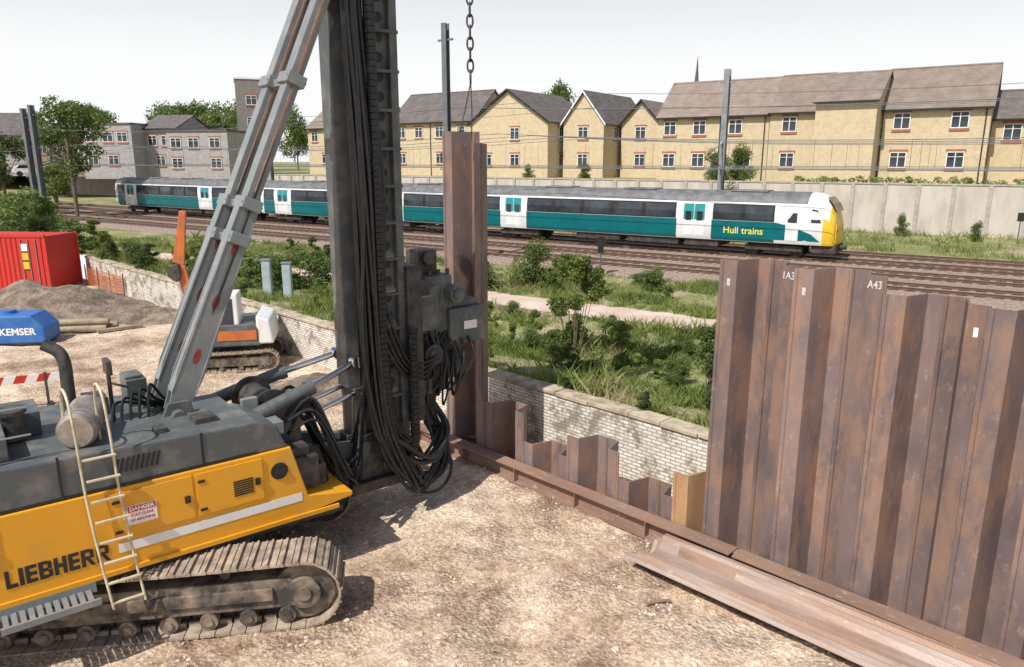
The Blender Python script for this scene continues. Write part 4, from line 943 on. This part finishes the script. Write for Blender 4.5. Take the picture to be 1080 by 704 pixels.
b=MB(); b.bb(-1.1,1.0,-.5,-.3,0,.1); b.bb(-1.1,1.0,.3,.5,0,.1); b.obj('skid',DGRY,t)
b=MB(); b.cyl((-.2,0,1.08),(-.2,0,1.2),.22,n=18); b.obj('lid',BLUE,t)
text('KEMSER',.34,WHT,'tank_lettering',t,(.25,-.605,.5),bold=.01)
PT=M('pipe_tan',(.36,.29,.2),(.25,.19,.13))
for k,(dx,z) in enumerate([(0,.14),(.3,.14),(.6,.14),(.15,.38)]):
    b=MB(); b.cyl((-1.0,0,0),(1.1,0,0),.13,n=16); b.cyl((-1.01,0,0),(-1.0,0,0),.1,n=16,mi=1); o=b.obj('steel_pipe',[PT,BLK],None,(-16.7+dx*.2,27.4+dx,z),(0,0,R(12)),smooth=True); top(o,'tan pipe lying in a stack on gravel','pipe','pipes stacked on the gravel')
def heap(name,loc,rx,ry,h,mat,label):
    vs=[];fs=[];n=40
    for j in range(n+1):
        for i in range(n+1):
            x=-1+2*i/n;y=-1+2*j/n; d=math.hypot(x,y); z=h*max(0,1-d)**.8*(1+.6*mnoise.noise(Vector((x*3,y*3,h))))+.14*mnoise.noise(Vector((x*9,y*9,1)))*max(0,1-d)**.5
            vs.append((x*rx,y*ry,z-.05))
    for j in range(n):
        for i in range(n): fs.append((j*(n+1)+i,j*(n+1)+i+1,(j+1)*(n+1)+i+1,(j+1)*(n+1)+i))
    b=MB(); b.v=vs;b.f=fs;b.m=[0]*len(fs); o=b.obj(name,mat,None,loc,smooth=True,fix=False); top(o,label,'heap'); return o
EARTH=M('dark_spoil',(.13,.095,.07),(.30,.235,.18),scale=2,rough=.95,bump=1,bscale=8,dist=.1,detail=12)
heap('spoil_heap',(-20.6,31.5,0),5.6,2.8,1.3,EARTH,'brown spoil heap beside the red container')
heap('spoil_heap',(-15.0,30.0,0),2.6,1.4,.5,EARTH,'low dark spoil heap near the brick wall')
heap('spoil_heap',(-5.2,20.0,0),2.6,1.3,.5,EARTH,'low earth heap along the brick wall')
for k,(x,y,a,L_) in enumerate([(-19,29.0,20,2.2),(-17.6,29.6,-15,1.8),(-15.2,27.8,40,1.6),(-21.5,34.5,5,2.5)]):
    b=MB(); b.box((0,0,.09),(L_,.2,.12)); o=b.obj('timber_baulk',PT,None,(x,y,0),(0,0,R(a)),bevel=.015); top(o,'weathered timber baulk lying on the gravel','timber','timbers lying on the gravel')
t=empty('orange_fence',(-21.2,37.2,0),(0,0,R(-42))); top(t,'orange plastic mesh safety fence on posts','fence')
b=MB()
for k in range(9): b.bb(-1.6,3.4,-.008,.008,.15+.1*k,.17+.1*k)
for k in range(42): b.bb(-1.6+.12*k,-1.58+.12*k,-.006,.006,.15,1.0)
b.obj('fence_mesh',ORG,t)
for x in(-1.6,.1,1.7,3.4):
    b=MB(); b.cyl((x,0,0),(x,0,1.15),.025,n=8); b.obj('fence_post',DGRY,t)
t=empty('barrier_board',(-13.3,18.3,0),(0,0,R(26))); top(t,'red and white striped barrier board on feet','barrier')
b=MB(); x=-1.3;k=0
while x<1.3: b.prism([(x,.72),(x+.26,.72),(x+.36,.92),(x+.1,.92)],-.02,.02,k%2); x+=.26;k+=1
b.obj('striped_board',[RED,WHT],t)
for x in(-1,1):
    b=MB(); b.bb(x-.03,x+.03,-.03,.03,.05,.95); b.bb(x-.06,x+.06,-.35,.35,0,.06); b.obj('stand',DGRY,t)
t=empty('excavator',(-9.2,22.9,0),(0,0,R(192))); top(t,'grey and white tracked excavator with orange boom','excavator')
crawler(t,'crawler_track',3.4,.65,.42,(0,-.85,0),0,rollers=5); crawler(t,'crawler_track',3.4,.65,.42,(0,.85,0),0,rollers=5)
b=MB(); b.bb(-.8,.8,-.7,.7,.3,.6); b.cyl((0,0,.6),(0,0,.78),.5,n=20); b.obj('undercarriage',DGRY,t)
b=MB(); b.prism([(-1.2,.8),(1.0,.8),(1.0,1.0),(.2,1.1),(.1,1.5),(-1.0,1.5),(-1.25,1.3)],-.95,.95); b.obj('body_shell',GRY,t,bevel=.05)
b=MB(); b.bb(-1.1,.05,.952,.97,1.0,1.3); b.obj('side_panel',ORG,t,bevel=.005)
b=MB(); b.prism([(-1.6,.85),(-1.1,.85),(-1.1,1.75),(-1.5,1.6)],-.95,.95); b.obj('counterweight',WHT,t,bevel=.06)
b=MB(); b.prism([(-.6,1.0),(.9,1.0),(.9,1.6),(.65,2.45),(-.6,2.45)],.05,.9); cb=b.obj('cab',WHT,t,bevel=.04)
b=MB(); b.prism([(-.45,1.45),(.78,1.45),(.56,2.3),(-.45,2.3)],.903,.91); b.obj('window',GLS,cb)
b=MB(); b.beam((.8,-.3,1.1),(1.15,-.3,3.2),.18,.24); b.beam((1.15,-.3,3.2),(.95,-.3,4.9),.16,.2); b.obj('boom',ORG,t,bevel=.02)
b=MB(); b.beam((.95,-.3,4.9),(1.3,-.3,3.3),.14,.18); b.obj('dipper_arm',ORG,t,bevel=.02)
b=MB(); b.prism([(1.2,3.3),(1.5,3.2),(1.55,2.9),(1.3,2.7),(1.15,2.9)],-.5,-.1); b.obj('bucket',DGRY,t,bevel=.02)
b=MB(); b.cyl((1.0,-.3,1.5),(1.28,-.3,2.9),.05); b.obj('hydraulic_cylinder',CHR,t)
for x in(-9.75,-8.95):
    t=empty('trackside_cabinet',on(x,29.0)); top(t,'narrow pale blue-grey trackside cabinet in weeds','cabinet','trackside cabinets')
    b=MB(); b.bb(-.17,.17,-.12,.12,0,1.45); b.obj('cabinet_body',PBLU,t,bevel=.02); b=MB(); b.bb(-.2,.2,-.15,.15,1.452,1.5); b.obj('cap',GRYL,t); b=MB(); b.bb(-.13,.13,-.128,-.122,.2,1.3); b.obj('door',PBLU,t)
p=rp(-17,33.2,GZ); t=empty('trackside_signal',p,(0,0,R(-10))); top(t,'small dark round-headed trackside signal post','signal')
b=MB(); b.cyl((0,0,0),(0,0,1.5),.05,n=10); b.obj('post',MASTD,t); b=MB(); b.cyl((0,-.1,1.75),(0,.08,1.75),.27,n=20); b.bb(-.14,.14,-.08,.1,1.2,1.6); b.obj('signal_head',BLK,t)
p=rp(.5,62.5,GZ); t=empty('trackside_sign',p,(0,0,RA)); top(t,'small dark sign on post near the wall','sign')
b=MB(); b.cyl((0,0,0),(0,0,2.2),.04,n=8); b.obj('post',MASTD,t); b=MB(); b.bb(-.2,.2,-.05,-.02,1.6,2.2); b.obj('sign_plate',BLK,t)
for k,(x,y) in enumerate([(-66,95),(-61,95.5),(-56.5,93)]):
    t=empty('parked_car',(x,y,UG),(0,0,R(10+20*k))); top(t,'white parked car beyond the railway' if k==1 else 'silver parked car beyond the railway','car','cars parked beyond the railway')
    b=MB(); b.prism([(-2,.35),(2,.35),(2.05,.8),(1.2,.95),(.6,1.4),(-1.2,1.45),(-1.9,1.0)],-.85,.85); b.obj('car_body',WHT if k==1 else GRYL,t,bevel=.06)
    b=MB(); b.prism([(-1.5,1.0),(1.0,1.0),(.55,1.34),(-1.15,1.38)],-.86,.86); b.obj('window',GLS,t)
    for wx in(-1.25,1.25):
        for wy in(-.8,.8):
            b=MB(); b.cyl((wx,wy-.1,.32),(wx,wy+.1,.32),.32,n=16); b.obj('wheel',BLK,t)

# ------------------------------------------------------------ light, sky, camera
EL=52; sh=Vector((-.64,-.77,0)).normalized()
sd=Vector((sh.x*math.cos(R(EL)),sh.y*math.cos(R(EL)),math.sin(R(EL))))
sun=bpy.data.lights.new('sun','SUN'); sun.energy=5.0; sun.angle=R(.5); sun.color=(1,.96,.90)
so=bpy.data.objects.new('sun',sun); COL.objects.link(so); so.location=(0,0,40); so.rotation_euler=sd.to_track_quat('Z','Y').to_euler()
w=bpy.data.worlds.new('World'); scn.world=w; w.use_nodes=True; nt=w.node_tree; N=nt.nodes;L=nt.links
bg=N['Background']; sk=N.new('ShaderNodeTexSky'); sk.sky_type='NISHITA'; sk.sun_disc=False; sk.sun_elevation=R(EL); sk.sun_rotation=math.atan2(sh.x,sh.y); sk.air_density=1; sk.dust_density=2.0
tc=N.new('ShaderNodeTexCoord'); sp=N.new('ShaderNodeSeparateXYZ'); L.new(tc.outputs['Generated'],sp.inputs[0])
mr=N.new('ShaderNodeMapRange'); mr.inputs['From Min'].default_value=.12; mr.inputs['From Max'].default_value=.42; mr.inputs['To Min'].default_value=.98; mr.inputs['To Max'].default_value=.03; L.new(sp.outputs[2],mr.inputs['Value'])
mx=N.new('ShaderNodeMixRGB'); mx.inputs['Color2'].default_value=(9.9,9.95,10.0,1); L.new(mr.outputs[0],mx.inputs['Fac']); L.new(sk.outputs[0],mx.inputs['Color1']); L.new(mx.outputs[0],bg.inputs['Color']); bg.inputs['Strength'].default_value=.10
cam=bpy.data.cameras.new('camera'); co=bpy.data.objects.new('camera',cam); COL.objects.link(co); co.location=(0,0,6.4); co.rotation_euler=(R(90-13.2),0,0)
cam.sensor_width=36; cam.lens=25.83; cam.clip_end=5000; cam.clip_start=.1
scn.camera=co
scn.view_settings.view_transform='Standard'; scn.view_settings.look='None'; scn.view_settings.exposure=0
